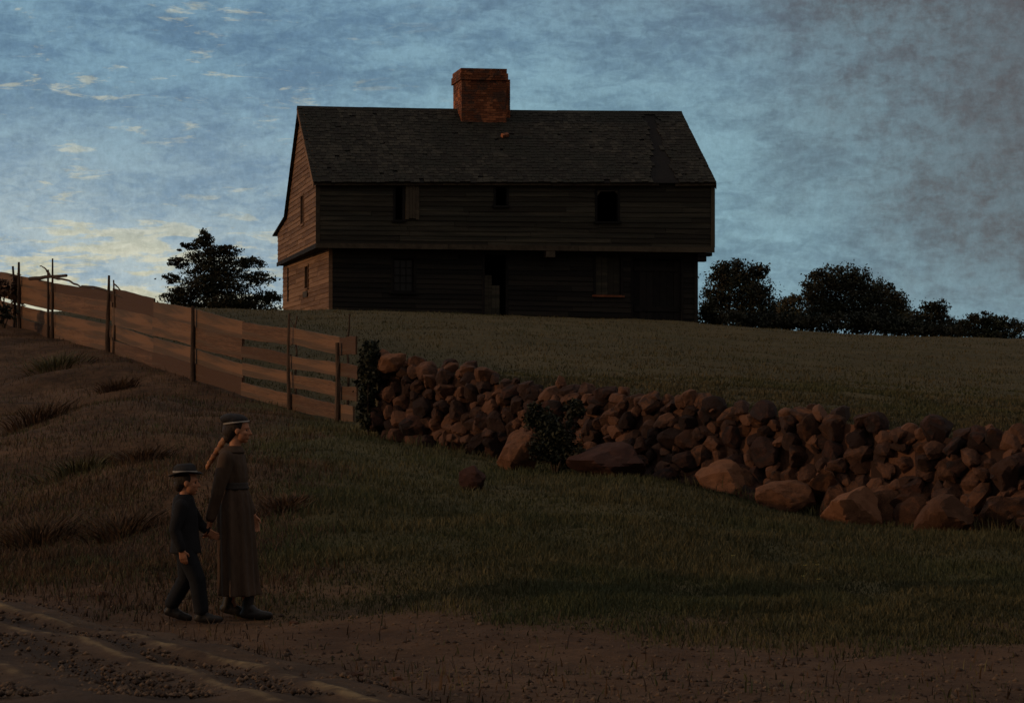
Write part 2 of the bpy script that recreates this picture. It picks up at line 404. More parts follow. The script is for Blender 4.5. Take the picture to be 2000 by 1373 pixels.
rme = np_mesh('road', rv, np.c_[jj, jj+NW, jj+NW+1, jj+1])
at = rme.attributes.new('across', 'FLOAT', 'POINT'); at.data.foreach_set('value', cross.ravel().astype(np.float32))
rm = bpy.data.materials.new('road_dirt'); rm.use_nodes = True
t = NT(rm.node_tree); bs = t.n['Principled BSDF']
pos = t.new('ShaderNodeNewGeometry').outputs['Position']
ac = t.new('ShaderNodeAttribute', attribute_name='across').outputs['Fac']
n1 = t.noise(pos, 1.1, 5, .65); n2 = t.noise(pos, 9, 5, .7); n3 = t.noise(pos, 45, 4, .7)
nn = t.smooth(t.math('ADD', t.math('MULTIPLY', n1, .5), t.math('ADD', t.math('MULTIPLY', n2, .3), t.math('MULTIPLY', n3, .2))), .36, .64)
col = t.mix(nn, (.044, .026, .015), (.100, .062, .036))
aw = t.math('ADD', ac, t.math('MULTIPLY', t.math('SUBTRACT', n1, .5), .14))
def stripe(at_, w0, w1): return t.math('SUBTRACT', 1.0, t.smooth(t.math('ABSOLUTE', t.math('SUBTRACT', aw, at_)), w0, w1))
pale_ = t.math('MAXIMUM', t.math('MULTIPLY', stripe(1.24, .0, .085), t.smooth(n1, .44, .58)), t.math('MAXIMUM', t.math('MULTIPLY', stripe(.76, 0.0, .06), t.smooth(n1, .36, .58, 0.0, .7)), t.math('MULTIPLY', stripe(-.12, 0.0, .06), t.smooth(n1, .46, .62, 0.0, .7))))
col = t.mix(t.math('MULTIPLY', pale_, t.smooth(n2, .3, .62, .15, .75)), col, (.29, .205, .10))
col = t.mix(t.math('MULTIPLY', t.math('MAXIMUM', stripe(1.02, .03, .14), stripe(.36, .05, .25)), .6), col, (.036, .024, .017))
t.put(bs.inputs['Base Color'], col); bs.inputs['Roughness'].default_value = .93; bs.inputs['Specular IOR Level'].default_value = .12
bp = t.new('ShaderNodeBump'); bp.inputs['Strength'].default_value = .6; bp.inputs['Distance'].default_value = .03
t.put(bp.inputs['Height'], t.math('ADD', n2, t.math('MULTIPLY', n3, .6))); t.l.new(bp.outputs[0], bs.inputs['Normal'])
road = link('road', rme, rm, None, True); road['kind'] = 'structure'

# ------------------------------------------------------------------ farmhouse
HP = W(620, 608, 70.0); TH = math.asin(.2266)
uc, us = math.cos(TH), math.sin(TH)
ZB = 4.5
house = empty('farmhouse', (HP.x, HP.y, ZB), TH)
tag(house, 'old dark weathered timber farmhouse with overhanging upper storey and big brick chimney', 'house')
LEN = 12.745
def kz(z):                                         # the old frame has racked: eaves and ridge rise a little towards the far end
    return float(np.interp(z, [4.6-ZB, 6.67-ZB, 8.66-ZB, 11.3-ZB, 13-ZB], [-.012, .005, .0225, .0155, .0155]))
def warp(a, b, z): return (a, b, z + a*kz(z) - .035*math.sin(math.pi*min(max(a/LEN, 0), 1))*max(0, (z-4)/3))
def fr(px, py, b=0.0):                             # photo column/row -> (a, z) on the front plane at depth b
    r = (px-CX)/F
    a = (r*(HP.y+uc*b) - HP.x + us*b)/(uc - r*us)
    d = HP.y+us*a+uc*b
    z = EYE+(HZ-py)/F*d-ZB
    for _ in range(3): zz = z - (warp(a, b, z)[2]-z); zz = EYE+(HZ-py)/F*d-ZB-(warp(a, b, zz)[2]-zz)
    return a, zz
def gb(px, py, a=0.0):                             # the same on the left gable plane
    r = (px-CX)/F
    b = ((HP.x+uc*a) - r*(HP.y+us*a))/(r*uc+us)
    d = HP.y+us*a+uc*b
    return b, EYE+(HZ-py)/F*d-ZB
Z_J, Z_E, Z_R, D_M, D_L = 6.67-ZB, 8.66-ZB, 11.30-ZB, 7.0, 9.5
JF, JS = .36, .45                                  # overhang in front and at the sides

def clad(mb, to3, z0, z1, span, holes, course=.15, tb=.034, tt=.010):
    z = z0
    while z < z1-.02:
        zt = min(z+course+.03, z1+.01); s0, s1 = span(min(max((z+min(z+course, z1))/2, z0), z1))
        if s1-s0 > .03:
            segs = [(s0, s1)]
            for h0, h1_, hz0, hz1 in holes:
                if hz0 < z+course*.5 < hz1:
                    ns = []
                    for a, b in segs:
                        if h1_ <= a or h0 >= b: ns.append((a, b)); continue
                        if h0 > a+.02: ns.append((a, h0))
                        if h1_ < b-.02: ns.append((h1_, b))
                    segs = ns
            for a, b in segs:
                x = a
                while x < b-.01:
                    e = min(b, x+random.uniform(1.6, 4.2))
                    if b-e < .5: e = b
                    j0, j1 = random.gauss(0, .006), random.gauss(0, .006); o = random.gauss(0, .003)
                    if random.random() < .05: j1 -= .04
                    g = .004
                    q = [(x+g, tb+o, z+j0), (e-g, tb+o, z+j1), (e-g, -.03, z+j1), (x+g, -.03, z+j0),
                         (x+g, tt+o, zt), (e-g, tt+o, zt), (e-g, -.03, zt), (x+g, -.03, zt)]
                    mb.hexa([to3(*p) for p in q])
                    x = e
        z += course
front_u = lambda s, o, z: (s, -o, z)
front_l = lambda s, o, z: (s, JF-o, z)
left_u = lambda s, o, z: (-o, s, z)
def jsb(b): return JS-.27*b/D_L
left_l = lambda s, o, z: (jsb(s)-o, s, z)
right_u = lambda s, o, z: (LEN+o, s, z)
right_l = lambda s, o, z: (LEN-JS+o, s, z)
def gable_span(z):
    b0 = 0.0 if z <= Z_E else (z-Z_E)/(Z_R-Z_E)*3.5
    zr = 8.05-ZB
    if z <= 7.72-ZB: b1 = D_L
    elif z <= zr: b1 = D_L-(z-(7.72-ZB))/(zr-7.72+ZB)*(D_L-D_M)
    else: b1 = D_M-(z-zr)/(Z_R-zr)*3.5
    return b0, b1
def rect_f(x0, y0, x1, y1, b=0.0):
    a0, zt = fr(x0, y0, b); a1, zb = fr(x1, y1, b); return (a0, a1, zb, zt)
def rect_g(x0, y0, x1, y1, a=0.0):
    b1, zt = gb(x0, y0, a); b0, zb = gb(x1, y1, a); return (b0, b1, zb, zt)

up_holes = [rect_f(772, 363, 786, 430), rect_f(968, 362, 989, 402), rect_f(1166, 371, 1206, 433)]
low_holes = [rect_f(768, 505, 808, 571, JF), rect_f(946, 497, 988, 640, JF), rect_f(1163, 497, 1212, 577, JF), rect_f(1236, 506, 1330, 640, JF)]
g_up = [rect_g(590, 385, 595, 437)]
g_low = [rect_g(605, 522, 611, 562, JS)]
zlow = -.75
mb = MB(); clad(mb, front_u, Z_J, Z_E, lambda z: (0, LEN), up_holes); mb.build('upper_wall', M['clap'], house, warp=warp)
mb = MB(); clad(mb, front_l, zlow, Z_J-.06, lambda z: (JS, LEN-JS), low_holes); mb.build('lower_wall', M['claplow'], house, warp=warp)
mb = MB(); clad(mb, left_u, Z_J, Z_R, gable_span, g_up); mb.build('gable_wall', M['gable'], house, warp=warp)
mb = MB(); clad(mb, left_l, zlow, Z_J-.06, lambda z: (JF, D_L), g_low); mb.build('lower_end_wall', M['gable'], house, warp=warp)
mb = MB(); clad(mb, right_u, Z_J, Z_R, gable_span, []); mb.build('gable_wall', M['clap'], house, warp=warp)
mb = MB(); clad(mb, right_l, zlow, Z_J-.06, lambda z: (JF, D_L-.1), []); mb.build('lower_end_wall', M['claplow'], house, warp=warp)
mb = MB(); clad(mb, lambda s, o, z: (s, D_L+o, z), zlow, 7.72-ZB, lambda z: (0, LEN) if z > Z_J else (JS-.25, LEN-JS), []); mb.build('rear_wall', M['clap'], house, warp=warp)
# jetty soffit, inner floors
mb = MB(); mb.box(.02, LEN-.02, .02, D_L-.02, Z_J-.06, Z_J-.015); mb.build('soffit', M['dark'], house, warp=warp)
mb = MB(); mb.box(.05, LEN-.05, .05, D_M, Z_E-.12, Z_E-.06); mb.build('attic_floor', M['dark'], house, warp=warp)
mb = MB(); mb.box(JS+.05, LEN-JS-.05, 2.6, 2.66, zlow, Z_J-.07); mb.box(.05, LEN-.05, 2.6, 2.66, Z_J+.001, Z_E-.13); mb.build('inner_partition', M['dark'], house, warp=warp)
# girt boards along the overhang, corner boards, fascia
mb = MB()
for (x0, x1) in ((-.05, 4.1), (4.11, 8.3), (8.31, LEN+.05)): mb.box(x0, x1, -.055, -.012, Z_J-.10, Z_J+.05)
mb.build('girt_board', M['trim'], house, warp=warp)
mb = MB(); mb.box(-.058, -.013, -.01, 3.4, Z_J-.10, Z_J+.04); mb.box(-.058, -.013, 3.41, D_L+.05, Z_J-.09, Z_J+.04); mb.build('girt_board', M['dark'], house, warp=warp)
mb = MB(); mb.box(-.06, .07, -.06, -.038, Z_J+.051, Z_E-.06); mb.build('corner_board', M['trim'], house, warp=warp)
mb = MB(); mb.box(LEN-.07, LEN+.06, -.06, -.038, Z_J+.051, Z_E-.06); mb.build('corner_board', M['trim'], house, warp=warp)
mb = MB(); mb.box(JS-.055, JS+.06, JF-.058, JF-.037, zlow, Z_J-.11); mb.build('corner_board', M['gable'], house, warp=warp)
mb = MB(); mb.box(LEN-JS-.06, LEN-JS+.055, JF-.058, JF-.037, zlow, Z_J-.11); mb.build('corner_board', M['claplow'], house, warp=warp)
# corner brackets under the overhang, and the pale beam end
for a0, a1 in ((LEN-.42, LEN-.02),):
    mb = MB()
    mb.box(LEN-JS-.04, LEN-.02, -.02, .30, Z_J-.2, Z_J-.101); mb.box(LEN-JS-.04, LEN-.2, .02, .28, Z_J-.36, Z_J-.201)
    mb.build('bracket', M['dark'], house, warp=warp)
a_, z_ = fr(1075, 488)
mb = MB(); mb.box(a_-.15, a_+.15, -.04, .3, z_-.22, z_-.03); mb.build('beam_end', M['trim'], house, warp=warp)

# windows and doors
def frame_f(r, b, name, m='dark', w_=.07, sill='trim', panes=None, inner=None):
    a0, a1, z0, z1 = r
    mb = MB()
    mb.box(a0-w_, a0, b-.05, b+.12, z0, z1); mb.box(a1, a1+w_, b-.05, b+.12, z0, z1)
    mb.box(a0-w_, a1+w_, b-.055, b+.12, z1, z1+w_)
    f = mb.build(name, M[m], house, warp=warp)
    if sill:
        mb = MB(); mb.box(a0-w_-.04, a1+w_+.04, b-.09, b+.12, z0-.06, z0); mb.build('sill', M[sill], f, warp=warp)
    return f
w1 = frame_f(up_holes[0], 0, 'window', sill='dark')
mb = MB()                                          # board shutter swung open beside it
a0, zt = fr(787, 363); a1, zb = fr(818, 428)
n = 4
for k in range(n):
    x = a0+.07+(a1-a0-.07)*k/n
    mb.box(x+.004, x+(a1-a0-.07)/n-.004, -.085+random.uniform(-.006, .006), -.055, zb+random.uniform(-.03, .03), zt+random.uniform(-.02, .02))
sh = mb.build('shutter', M['trim'], w1, warp=warp)
w2 = frame_f(up_holes[1], 0, 'window', sill='dark')
w3 = frame_f(up_holes[2], 0, 'window', sill='dark')
mb = MB()                                          # the broken casing rounds off the opening's top corners
a0, a1, z0, z1 = up_holes[2]
mb.add([(a0-.01, -.03, z1+.01), (a0+.17, -.03, z1+.01), (a0-.01, -.03, z1-.2), (a0-.01, .03, z1+.01), (a0+.17, .03, z1+.01), (a0-.01, .03, z1-.2)], [(0,2,1),(3,4,5),(0,1,4,3),(1,2,5,4),(2,0,3,5)])
mb.build('corner_block', M['clap'], w3, warp=warp); mb = MB()
mb.add([(a1+.01, -.03, z1+.01), (a1-.15, -.03, z1+.01), (a1+.01, -.03, z1-.16), (a1+.01, .03, z1+.01), (a1-.15, .03, z1+.01), (a1+.01, .03, z1-.16)], [(0,1,2),(3,5,4),(0,3,4,1),(1,4,5,2),(2,5,3,0)])
mb.build('corner_block', M['clap'], w3, warp=warp)
w4 = frame_f(low_holes[0], JF, 'window', sill='dark')
w5 = frame_f(low_holes[2], JF, 'window', sill='redsill' if 'redsill' in M else 'brick')
mb = MB()                                          # boarded over with old planks
a0, a1, z0, z1 = low_holes[2]
for k in range(4):
    x0 = a0+.01+(a1-a0-.02)*k/4
    mb.box(x0+.006, x0+(a1-a0-.02)/4-.006, JF+.02+random.uniform(0, .02), JF+.055, z0+.01, z1-random.uniform(.01, .1))
mb.build('boarding', M['clap'], w5, warp=warp)
d1 = frame_f(low_holes[1], JF, 'door', sill=None)
mb = MB()
a0, a1, z0, z1 = low_holes[1]
for k in range(4):
    x0 = a0+(a1-a0)*k/4*.72
    mb.box(x0+.004, x0+(a1-a0)*.18-.004, JF+.03, JF+.07, z0, z0+(z1-z0)*(.70 if k < 2 else .58)+random.uniform(-.05, .05))
mb.build('door_leaf', M['clap'], d1, warp=warp)
d2 = frame_f(low_holes[3], JF, 'door', sill=None)
a0, a1, z0, z1 = low_holes[3]
mb = MB()
for k in range(7):
    x0 = a0+(a1-a0)*k/7
    mb.box(x0+.005, x0+(a1-a0)/7-.005, JF+.05+random.uniform(0, .02), JF+.10, z0, z1-.02)
leaf_ = mb.build('door_leaf', M['dark'], d2, warp=warp)
mb = MB(); mb.box(a0+.05, a1-.05, JF+.028, JF+.049, z1-.35, z1-.22); mb.build('door_brace', M['dark'], d2, warp=warp); mb = MB(); mb.box(a0+.05, a1-.05, JF+.028, JF+.049, 0.35, .5); mb.build('door_brace', M['dark'], d2, warp=warp)
d2['label'] = 'wide dark plank door'
def sash(r, b, parent, nx_, nz_):                 # old small-paned sash set back in the opening
    a0, a1, z0, z1 = r
    mb = MB(); mb.box(a0, a1, b+.075, b+.08, z0, z1); mb.build('pane', M['glass'], parent, warp=warp)
    mb = MB(); mb.box(a0, a0+.045, b+.045, b+.074, z0, z1); mb.box(a1-.045, a1, b+.045, b+.074, z0, z1)
    mb.box(a0+.045, a1-.045, b+.045, b+.074, z0, z0+.05); mb.box(a0+.045, a1-.045, b+.045, b+.074, z1-.045, z1)
    for k in range(1, nx_):
        x = a0+.045+(a1-a0-.09)*k/nx_; mb.box(x-.011, x+.011, b+.05, b+.0735, z0+.05, z1-.045)
    for k in range(1, nz_):
        z = z0+.05+(z1-z0-.095)*k/nz_; mb.box(a0+.045, a1-.045, b+.0495, b+.073, z-.011, z+.011)
    mb.build('sash', M['dark'], parent, warp=warp)
sash(low_holes[0], JF, w4, 3, 4)
wg = None
for r, a, nm in ((g_up[0], 0.0, 'window'), (g_low[0], JS, 'window')):
    b0, b1, z0, z1 = r
    if a: a = jsb(b0)
    mb = MB(); mb.box(a-.055, a+.05, b0-.06, b0, z0-.05, z1+.06); mb.box(a-.055, a+.05, b1, b1+.06, z0-.05, z1+.06)
    mb.box(a-.056, a+.05, b0, b1, z1, z1+.06); mb.box(a-.07, a+.05, b0, b1, z0-.05, z0)
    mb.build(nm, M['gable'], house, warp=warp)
b_, z_ = gb(606, 575, JS)                          # pale patch board and an added dark strip standing in for cracks on the low end wall
jj_ = jsb(b_-.5); mb = MB(); mb.box(jj_-.066, jj_-.04, b_-.5, b_+.5, z_-.10, z_+.10); mb.build('patch_board', M['trim'], house, warp=warp)
b_, z_ = gb(578, 555, JS)
jj_ = jsb(b_); mb = MB(); mb.box(jj_-.06, jj_-.036, b_-.05, b_+.05, z_-.6, z_+.55); mb.build('crack_strip', M['dark'], house, warp=warp)

# roof
SL = (Z_R-Z_E)/3.5
def roof_pt(a, t_, off=0.0):                       # t_: 0 at eave overhang, 1 at ridge
    b = -.2+t_*3.7; z = Z_E+b*SL+.05
    nl = 1/math.hypot(1, SL)
    return (a, b-off*SL*nl, z+off*nl)
def in_gash(a, t_):
    ar, _ = fr(1270, 238, 3.3); ar2, _ = fr(1297, 350, 0)
    c_ = ar2+(ar-ar2)*t_
    wd = .20 + (.16 if t_ < .32 else 0) + .05*math.sin(t_*23)
    return abs(a-c_) < wd and t_ < .95
mb = MB()
nA, nT = 90, 30
for i in range(nA):
    for j in range(nT):
        x0, x1 = -.12+(LEN+.15)*i/nA, -.12+(LEN+.15)*(i+1)/nA; t0, t1 = j/nT, (j+1)/nT
        mb.add([roof_pt(x0, t0), roof_pt(x1, t0), roof_pt(x1, t1), roof_pt(x0, t1)], [(0,1,2,3)], 0)
roof = mb.build('roof', M['dark'], house, warp=warp)
mb = MB()
rows = 27
for j in range(rows):
    t0 = j/rows; x = -.16-random.random()*.1
    while x < LEN+.04:
        wd = random.uniform(.11, .22); e = min(x+wd, LEN+.06); x0 = max(x, -.16)
        if e-x0 > .02 and not in_gash((x0+e)/2, t0+.02) and random.random() > .012:
            l0 = random.gauss(0, .006); o = random.uniform(.028, .042); ln = 1.7/rows
            jl = t0+l0/4*0+random.gauss(0, .0035)
            tt_ = min(jl+ln, 1.01)
            q = [roof_pt(x0+.004, jl, o), roof_pt(e-.004, jl, o+random.uniform(-.004, .006)), roof_pt(e-.004, jl, o-.022), roof_pt(x0+.004, jl, o-.022),
                 roof_pt(x0+.004, tt_, .018), roof_pt(e-.004, tt_, .018), roof_pt(e-.004, tt_, .004), roof_pt(x0+.004, tt_, .004)]
            mb.hexa(q)
        x += wd
mb.build('shingle_slope', M['shingle'], roof, warp=warp)
mb = MB()                                          # rear slope and lean-to roof, laid as courses
def rear_pt(a, b): 
    zr = 8.05-ZB
    if b <= D_M: z = Z_R-(b-3.5)/(D_M-3.5)*(Z_R-zr)
    else: z = zr-(b-D_M)/(D_L-D_M)*(8.05-7.72)
    return z+.05
bs_ = list(np.linspace(3.5, D_M, 24))+list(np.linspace(D_M, D_L+.55, 14))[1:]
for b0, b1 in zip(bs_[:-1], bs_[1:]):
    for k in range(20):
        x0, x1 = -.14+(LEN+.18)*k/20, -.14+(LEN+.18)*(k+1)/20
        z0, z1 = rear_pt(0, b0), rear_pt(0, b1)
        mb.hexa([(x0,b0,z0-.03),(x1,b0,z0-.03),(x1,b1,z1-.03),(x0,b1,z1-.03),(x0,b0,z0),(x1,b0,z0),(x1,b1,z1+.025),(x0,b1,z1+.025)])
mb.build('rear_slope', M['shingle'], roof, warp=warp)
mb = MB()                                          # ridge boards
for k in range(6):
    x0, x1 = -.16+(LEN+.22)*k/6+.003, -.16+(LEN+.22)*(k+1)/6-.003; j = random.uniform(-.012, .012)
    mb.add([(x0,3.36,Z_R-.03+j),(x1,3.36,Z_R-.03+j),(x1,3.5,Z_R+.10+j),(x0,3.5,Z_R+.10+j),(x1,3.64,Z_R-.03+j),(x0,3.64,Z_R-.03+j)], [(0,1,2,3),(3,2,4,5),(0,3,5),(1,4,2),(0,5,4,1)])
mb.build('ridge_board', M['shingle'], roof, warp=warp)
mb = MB()                                          # fascia under the eave
for (x0, x1) in ((-.13, 3.9), (3.91, 7.4), (7.41, 10.9), (11.45, LEN+.03)):
    p0, p1 = roof_pt(x0, .012), roof_pt(x1, .012); j = random.uniform(-.02, .02)
    mb.hexa([(x0,p0[1]-.005,p0[2]-.10+j),(x1,p1[1]-.005,p1[2]-.10),(x1,p1[1]+.03,p1[2]-.10),(x0,p0[1]+.03,p0[2]-.10+j),(x0,p0[1]-.005,p0[2]-.005),(x1,p1[1]-.005,p1[2]-.005),(x1,p1[1]+.03,p1[2]-.005),(x0,p0[1]+.03,p0[2]-.005)])
mb.build('fascia', M['trim'], roof, warp=warp)
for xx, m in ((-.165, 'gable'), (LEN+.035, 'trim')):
    mb = MB()
    for j in range(6):
        t0, t1 = j/6, (j+1)/6
        p0, p1 = roof_pt(0, t0, -.005), roof_pt(0, t1, -.005)
        mb.hexa([(xx,p0[1],p0[2]-.17),(xx+.03,p0[1],p0[2]-.17),(xx+.03,p1[1],p1[2]-.17),(xx,p1[1],p1[2]-.17),(xx,p0[1],p0[2]),(xx+.03,p0[1],p0[2]),(xx+.03,p1[1],p1[2]),(xx,p1[1],p1[2])])
    mb.build('rake_board', M[m], roof, warp=warp)

# chimney: laid brick by brick
ac_, _ = fr(943, 200, 3.0)
cw, cd = 1.50, 1.35
ch0, ch1 = Z_R-.9, 12.70-ZB
chim = None
mb = MB()
def brick_ring(mb, x0, x1, y0, y1, z, h, off, ragged=0.0):
    L, g, tw = .21, .010, .10
    for (sx0, sx1, horiz, yy) in ((x0, x1, True, y0), (x0, x1, True, y1-tw), (y0+tw, y1-tw, False, x0), (y0+tw, y1-tw, False, x1-tw)):
        s = sx0 - (L*.5 if off else 0)
        while s < sx1-.01:
            a, b = max(s, sx0)+g/2, min(s+L, sx1)-g/2; s += L
            if b-a < .02 or random.random() < ragged: continue
            j = random.gauss(0, .004)
            if horiz: mb.box(a, b, yy+j, yy+tw+j, z, z+h-g)
            else: mb.box(yy+j, yy+tw+j, a, b, z, z+h-g)
hc = .078
ncs = int((ch1-ch0)/hc)
for i in range(ncs):
    z = ch0+i*hc; e = 0
    top = ncs-i
    if 2 < top <= 5: e = .055
    if 1 <= top <= 2: e = .02
    brick_ring(mb, ac_-cw/2-e, ac_+cw/2+e, 3.5-cd/2-e, 3.5+cd/2+e, z, hc, i % 2, .06 if top == 1 else .003)
    if top > 4: brick_ring(mb, ac_+cw/2+.012, ac_+cw/2+.19, 3.5-cd/2+.25, 3.5+cd/2-.2, z, hc, (i+1) % 2, .003)
chim = mb.build('chimney', M['brick'], house, warp=warp)
mb = MB(); mb.box(ac_-cw/2+.012, ac_+cw/2-.012, 3.5-cd/2+.012, 3.5+cd/2-.012, ch0, ch1-.22)
mb.box(ac_+cw/2+.02, ac_+cw/2+.175, 3.5-cd/2+.265, 3.5+cd/2-.215, ch0, ch1-.36); mb.build('mortar_bed', M['mortar'], chim, warp=warp)
# a fallen red brick and a couple of broken ones on the roof: things of their own
for i, (px, py, s, lab) in enumerate([(986, 269, 1.0, 'fallen red brick lying on the roof just below the chimney')]):
    tt_ = (350-py)/(350-219); a, _ = fr(px, py, -.2+tt_*3.7); p = warp(*roof_pt(a, tt_, .04))
    mb = MB(); mb.hexa([(-.14*s,-.07,0),(.12*s,-.08,0),(.13*s,.07,0),(-.13*s,.06,0),(-.13*s,-.06,.1*s),(.1*s,-.07,.11*s),(.12*s,.05,.1*s),(-.12*s,.06,.1*s)], 1)
    o = mb.build('loose_brick', M['brick']); o.matrix_world = Matrix.Translation(house.location) @ Matrix.Rotation(TH, 4, 'Z') @ Matrix.Translation(p) @ Matrix.Rotation(math.atan(SL), 4, 'X') @ Matrix.Rotation(.4+i, 4, 'Z')
    tag(o, lab, 'brick')

# ------------------------------------------------------------------ board fence climbing the lane
fb = [W(*p) for p in FENCE]; fbase = [Vector((p.x, p.y, hn(p.x, p.y))) for p in fb]
fence = empty('board_fence', fbase[-1])
tag(fence, 'long brown board fence of wide rough planks on thin posts climbing towards the left', 'fence')
def loc(p): return Vector(p)-fence.location
def plank(mb, p0, p1, h, th=.03, n=10):
    p0, p1 = Vector(p0), Vector(p1); t = (p1-p0); nrm = Vector((-t.y, t.x, 0)).normalized()
    if nrm.y > 0: nrm = -nrm
    vs = []; ph = random.random()*6
    for k in range(n+1):
        f = k/n; p = p0+t*f + Vector((0, 0, .010*math.sin(f*3.1+ph)))
        w0 = .006*math.sin(f*5+ph)+random.gauss(0, .003); w1 = .007*math.sin(f*4+ph*2)+random.gauss(0, .004)
        vs += [p+nrm*th/2+Vector((0,0,-h/2+w0)), p+nrm*th/2+Vector((0,0,h/2+w1)), p-nrm*th/2+Vector((0,0,h/2+w1)), p-nrm*th/2+Vector((0,0,-h/2+w0))]
    fs = []
    for k in range(n):
        for e in range(4): fs.append((k*4+e, k*4+(e+1) % 4, k*4+4+(e+1) % 4, k*4+4+e))
    fs += [(3,2,1,0), (n*4, n*4+1, n*4+2, n*4+3)]
    mb.add(vs, fs)
FH = 1.30
# per bay: (centre height, board width) bottom to top
open_bay = [(.145, .25), (.49, .22), (.83, .205), (1.21, .28)]
left_bay = [(.15, .31), (.46, .31), (.90, .42), (1.20, .32)]
mid_bay = [(.15, .31), (.445, .30), (.835, .37), (1.165, .42)]
for i in range(len(fbase)-1):
    bay = left_bay if i < 3 else (mid_bay if i < 6 else open_bay)
    for j, (zc_, hh) in enumerate(bay):
        mb = MB(); s = random.uniform(-.02, .02)
        p0, p1 = fbase[i].copy(), fbase[i+1].copy(); d = (p1-p0)
        off = Vector((.02*(j % 2), .02*(j % 2), 0))
        if i == len(fbase)-2: p1 += d.normalized()*[.02, .12, .22, .08][j]
        a_, b_ = loc(p0)+Vector((0, 0, zc_+s+random.uniform(-.02, .02))), loc(p1)+Vector((0, 0, zc_+s+random.uniform(-.02, .02)))
        plank(mb, a_+off-d.normalized()*.05, b_+off, hh*random.uniform(.96, 1.03)); pk = mb.build('plank', M['board'], fence)
        tx = (b_-a_).normalized(); ty = Vector((0, 0, 1)).cross(tx).normalized(); tz = tx.cross(ty)
        mw = Matrix.Translation(a_) @ Matrix((tx, ty, tz)).transposed().to_4x4()     # the grain runs along each plank
        pk.data.transform(mw.inverted()); pk.matrix_local = mw
def on_line(px):
    k = 0
    while k < len(FENCE)-2 and FENCE[k+1][0] < px: k += 1
    f = (px-FENCE[k][0])/(FENCE[k+1][0]-FENCE[k][0]); d = 1/((1-f)/FENCE[k][2]+f/FENCE[k+1][2])
    x = (px-CX)/F*d
    return x, d
for px, top, r0, r1, ox in [(-60,505,.09,.07,0),(40,512,.085,.05,0),(31,520,.06,.045,-2),(105,505,.06,.035,1),(97,527,.055,.04,0),(214,538,.085,.05,1),(223,547,.05,.03,4),
                            (380,598,.075,.055,0),(568,612,.06,.03,0),(662,669,.07,.055,0)]:
    x, d = on_line(px); x -= .02; d -= .10; zb = hn(x, d)-.1; zt = EYE+(HZ-top)/F*d
    mb = MB(); n = 9; pts = []; rr = []
    wx = random.uniform(-1, 1)*.03
    for k in range(n):
        f = k/(n-1); pts.append(loc((x+ox/F*d*f+wx*math.sin(f*4+px), d+.02*math.sin(f*3), zb+(zt-zb)*f))); rr.append((r0*.66+(r1*.6-r0*.66)*f))
    mb.tube(pts, rr, 8, rough=.25); mb.build('post', M['post'], fence)
# poles and dead twigs lashed across the far posts
def pole(name, a, b, d0, d1, r0, r1, bend=0.0):
    p0, p1 = W(*a, d0), W(*b, d1); mb = MB(); pts = []; rr = []
    for k in range(8):
        f = k/7; pts.append(loc(p0+(p1-p0)*f+Vector((0, 0, bend*math.sin(f*math.pi)+random.gauss(0, .008))))); rr.append(r0+(r1-r0)*f)
    mb.tube(pts, rr, 6, rough=.3); mb.build(name, M['post'], fence)
pole('rail', (58, 544), (130, 538), 56.9, 55.0, .05, .035)
pole('rail', (105, 543), (160, 562), 55.7, 53, .03, .02, .05)
pole('twig', (98, 538), (78, 519), 55.9, 56.2, .025, .012, .05)
pole('rail', (160, 560), (242, 583), 53, 49.0, .035, .025, .06)
pole('twig', (222, 553), (236, 567), 49.6, 49.3, .02, .012)
# slim sapling poles standing behind the fence
for px, top, d, lab in ((578, 617, 40.2, 'thin bare forked stick standing beyond the fence, beside the tall post'), (680, 613, 37.6, 'thin tall brown pole standing behind the fence end near the stone wall')):
    x = (px-CX)/F*d; zb = hn(x, d); zt = EYE+(HZ-top)/F*d; mb = MB(); pts = [(math.sin(k*1.7+px)*.012*k/3, 0, (zt-zb+.15)*k/8-.15) for k in range(9)]
    mb.tube(pts, [.028-.0018*k for k in range(9)], 6, rough=.3)
    if px == 578: mb.tube([(0,0,(zt-zb)*.78),(-.04,0,(zt-zb)*.88),(-.11,0,(zt-zb)*.97)], [.014,.011,.006], 5)
    o = mb.build('stick', M['post']); o.location = (x, d, zb); tag(o, lab, 'stick')

# ------------------------------------------------------------------ stones
def stone_mesh(name, seed, sq=(1, .8, .7), rough=.2, sub=3, lo=.46, hi=.78):
    r = random.Random(seed); bm = bmesh.new(); bmesh.ops.create_icosphere(bm, subdivisions=sub, radius=1)
    pl = [(Vector((r.gauss(0,1), r.gauss(0,1), r.gauss(0,1)*.8)).normalized(), r.uniform(lo, hi)) for _ in range(18)]
    k1 = [Vector((r.uniform(-3,3), r.uniform(-3,3), r.uniform(-3,3))) for _ in range(6)]; ph = [r.random()*6 for _ in range(6)]
    for v in bm.verts:
        n = v.co.normalized(); s = 1.0
        for p, dd in pl:
            c_ = n.dot(p)
            if c_ > 0 and c_*s > dd: s = dd/c_
        s *= 1+rough*.25*sum(math.sin(n.dot(k)+q) for k, q in zip(k1, ph))/3
        sv = Vector((seed*.37, seed*.11, seed*.73)); s *= 1.25*(1+.10*mnoise.noise(n*1.8+sv)+.055*mnoise.noise(n*4.2+sv)+.028*mnoise.noise(n*9+sv))
        v.co = Vector((n.x*s*sq[0], n.y*s*sq[1], n.z*s*sq[2]))
    me = bpy.data.meshes.new(name); bm.to_mesh(me); bm.free()
    me.polygons.foreach_set('use_smooth', [True]*len(me.polygons)); me.set_sharp_from_angle(angle=R(17))
    return me
stones = [stone_mesh('stone', 100+i, (1, .85, random.uniform(.62, .95))) for i in range(16)]
warms = [stone_mesh('stone', 130+i, (1, .85, random.uniform(.62, .95))) for i in range(14)]
for m_ in stones: m_.materials.append(M['stone'])
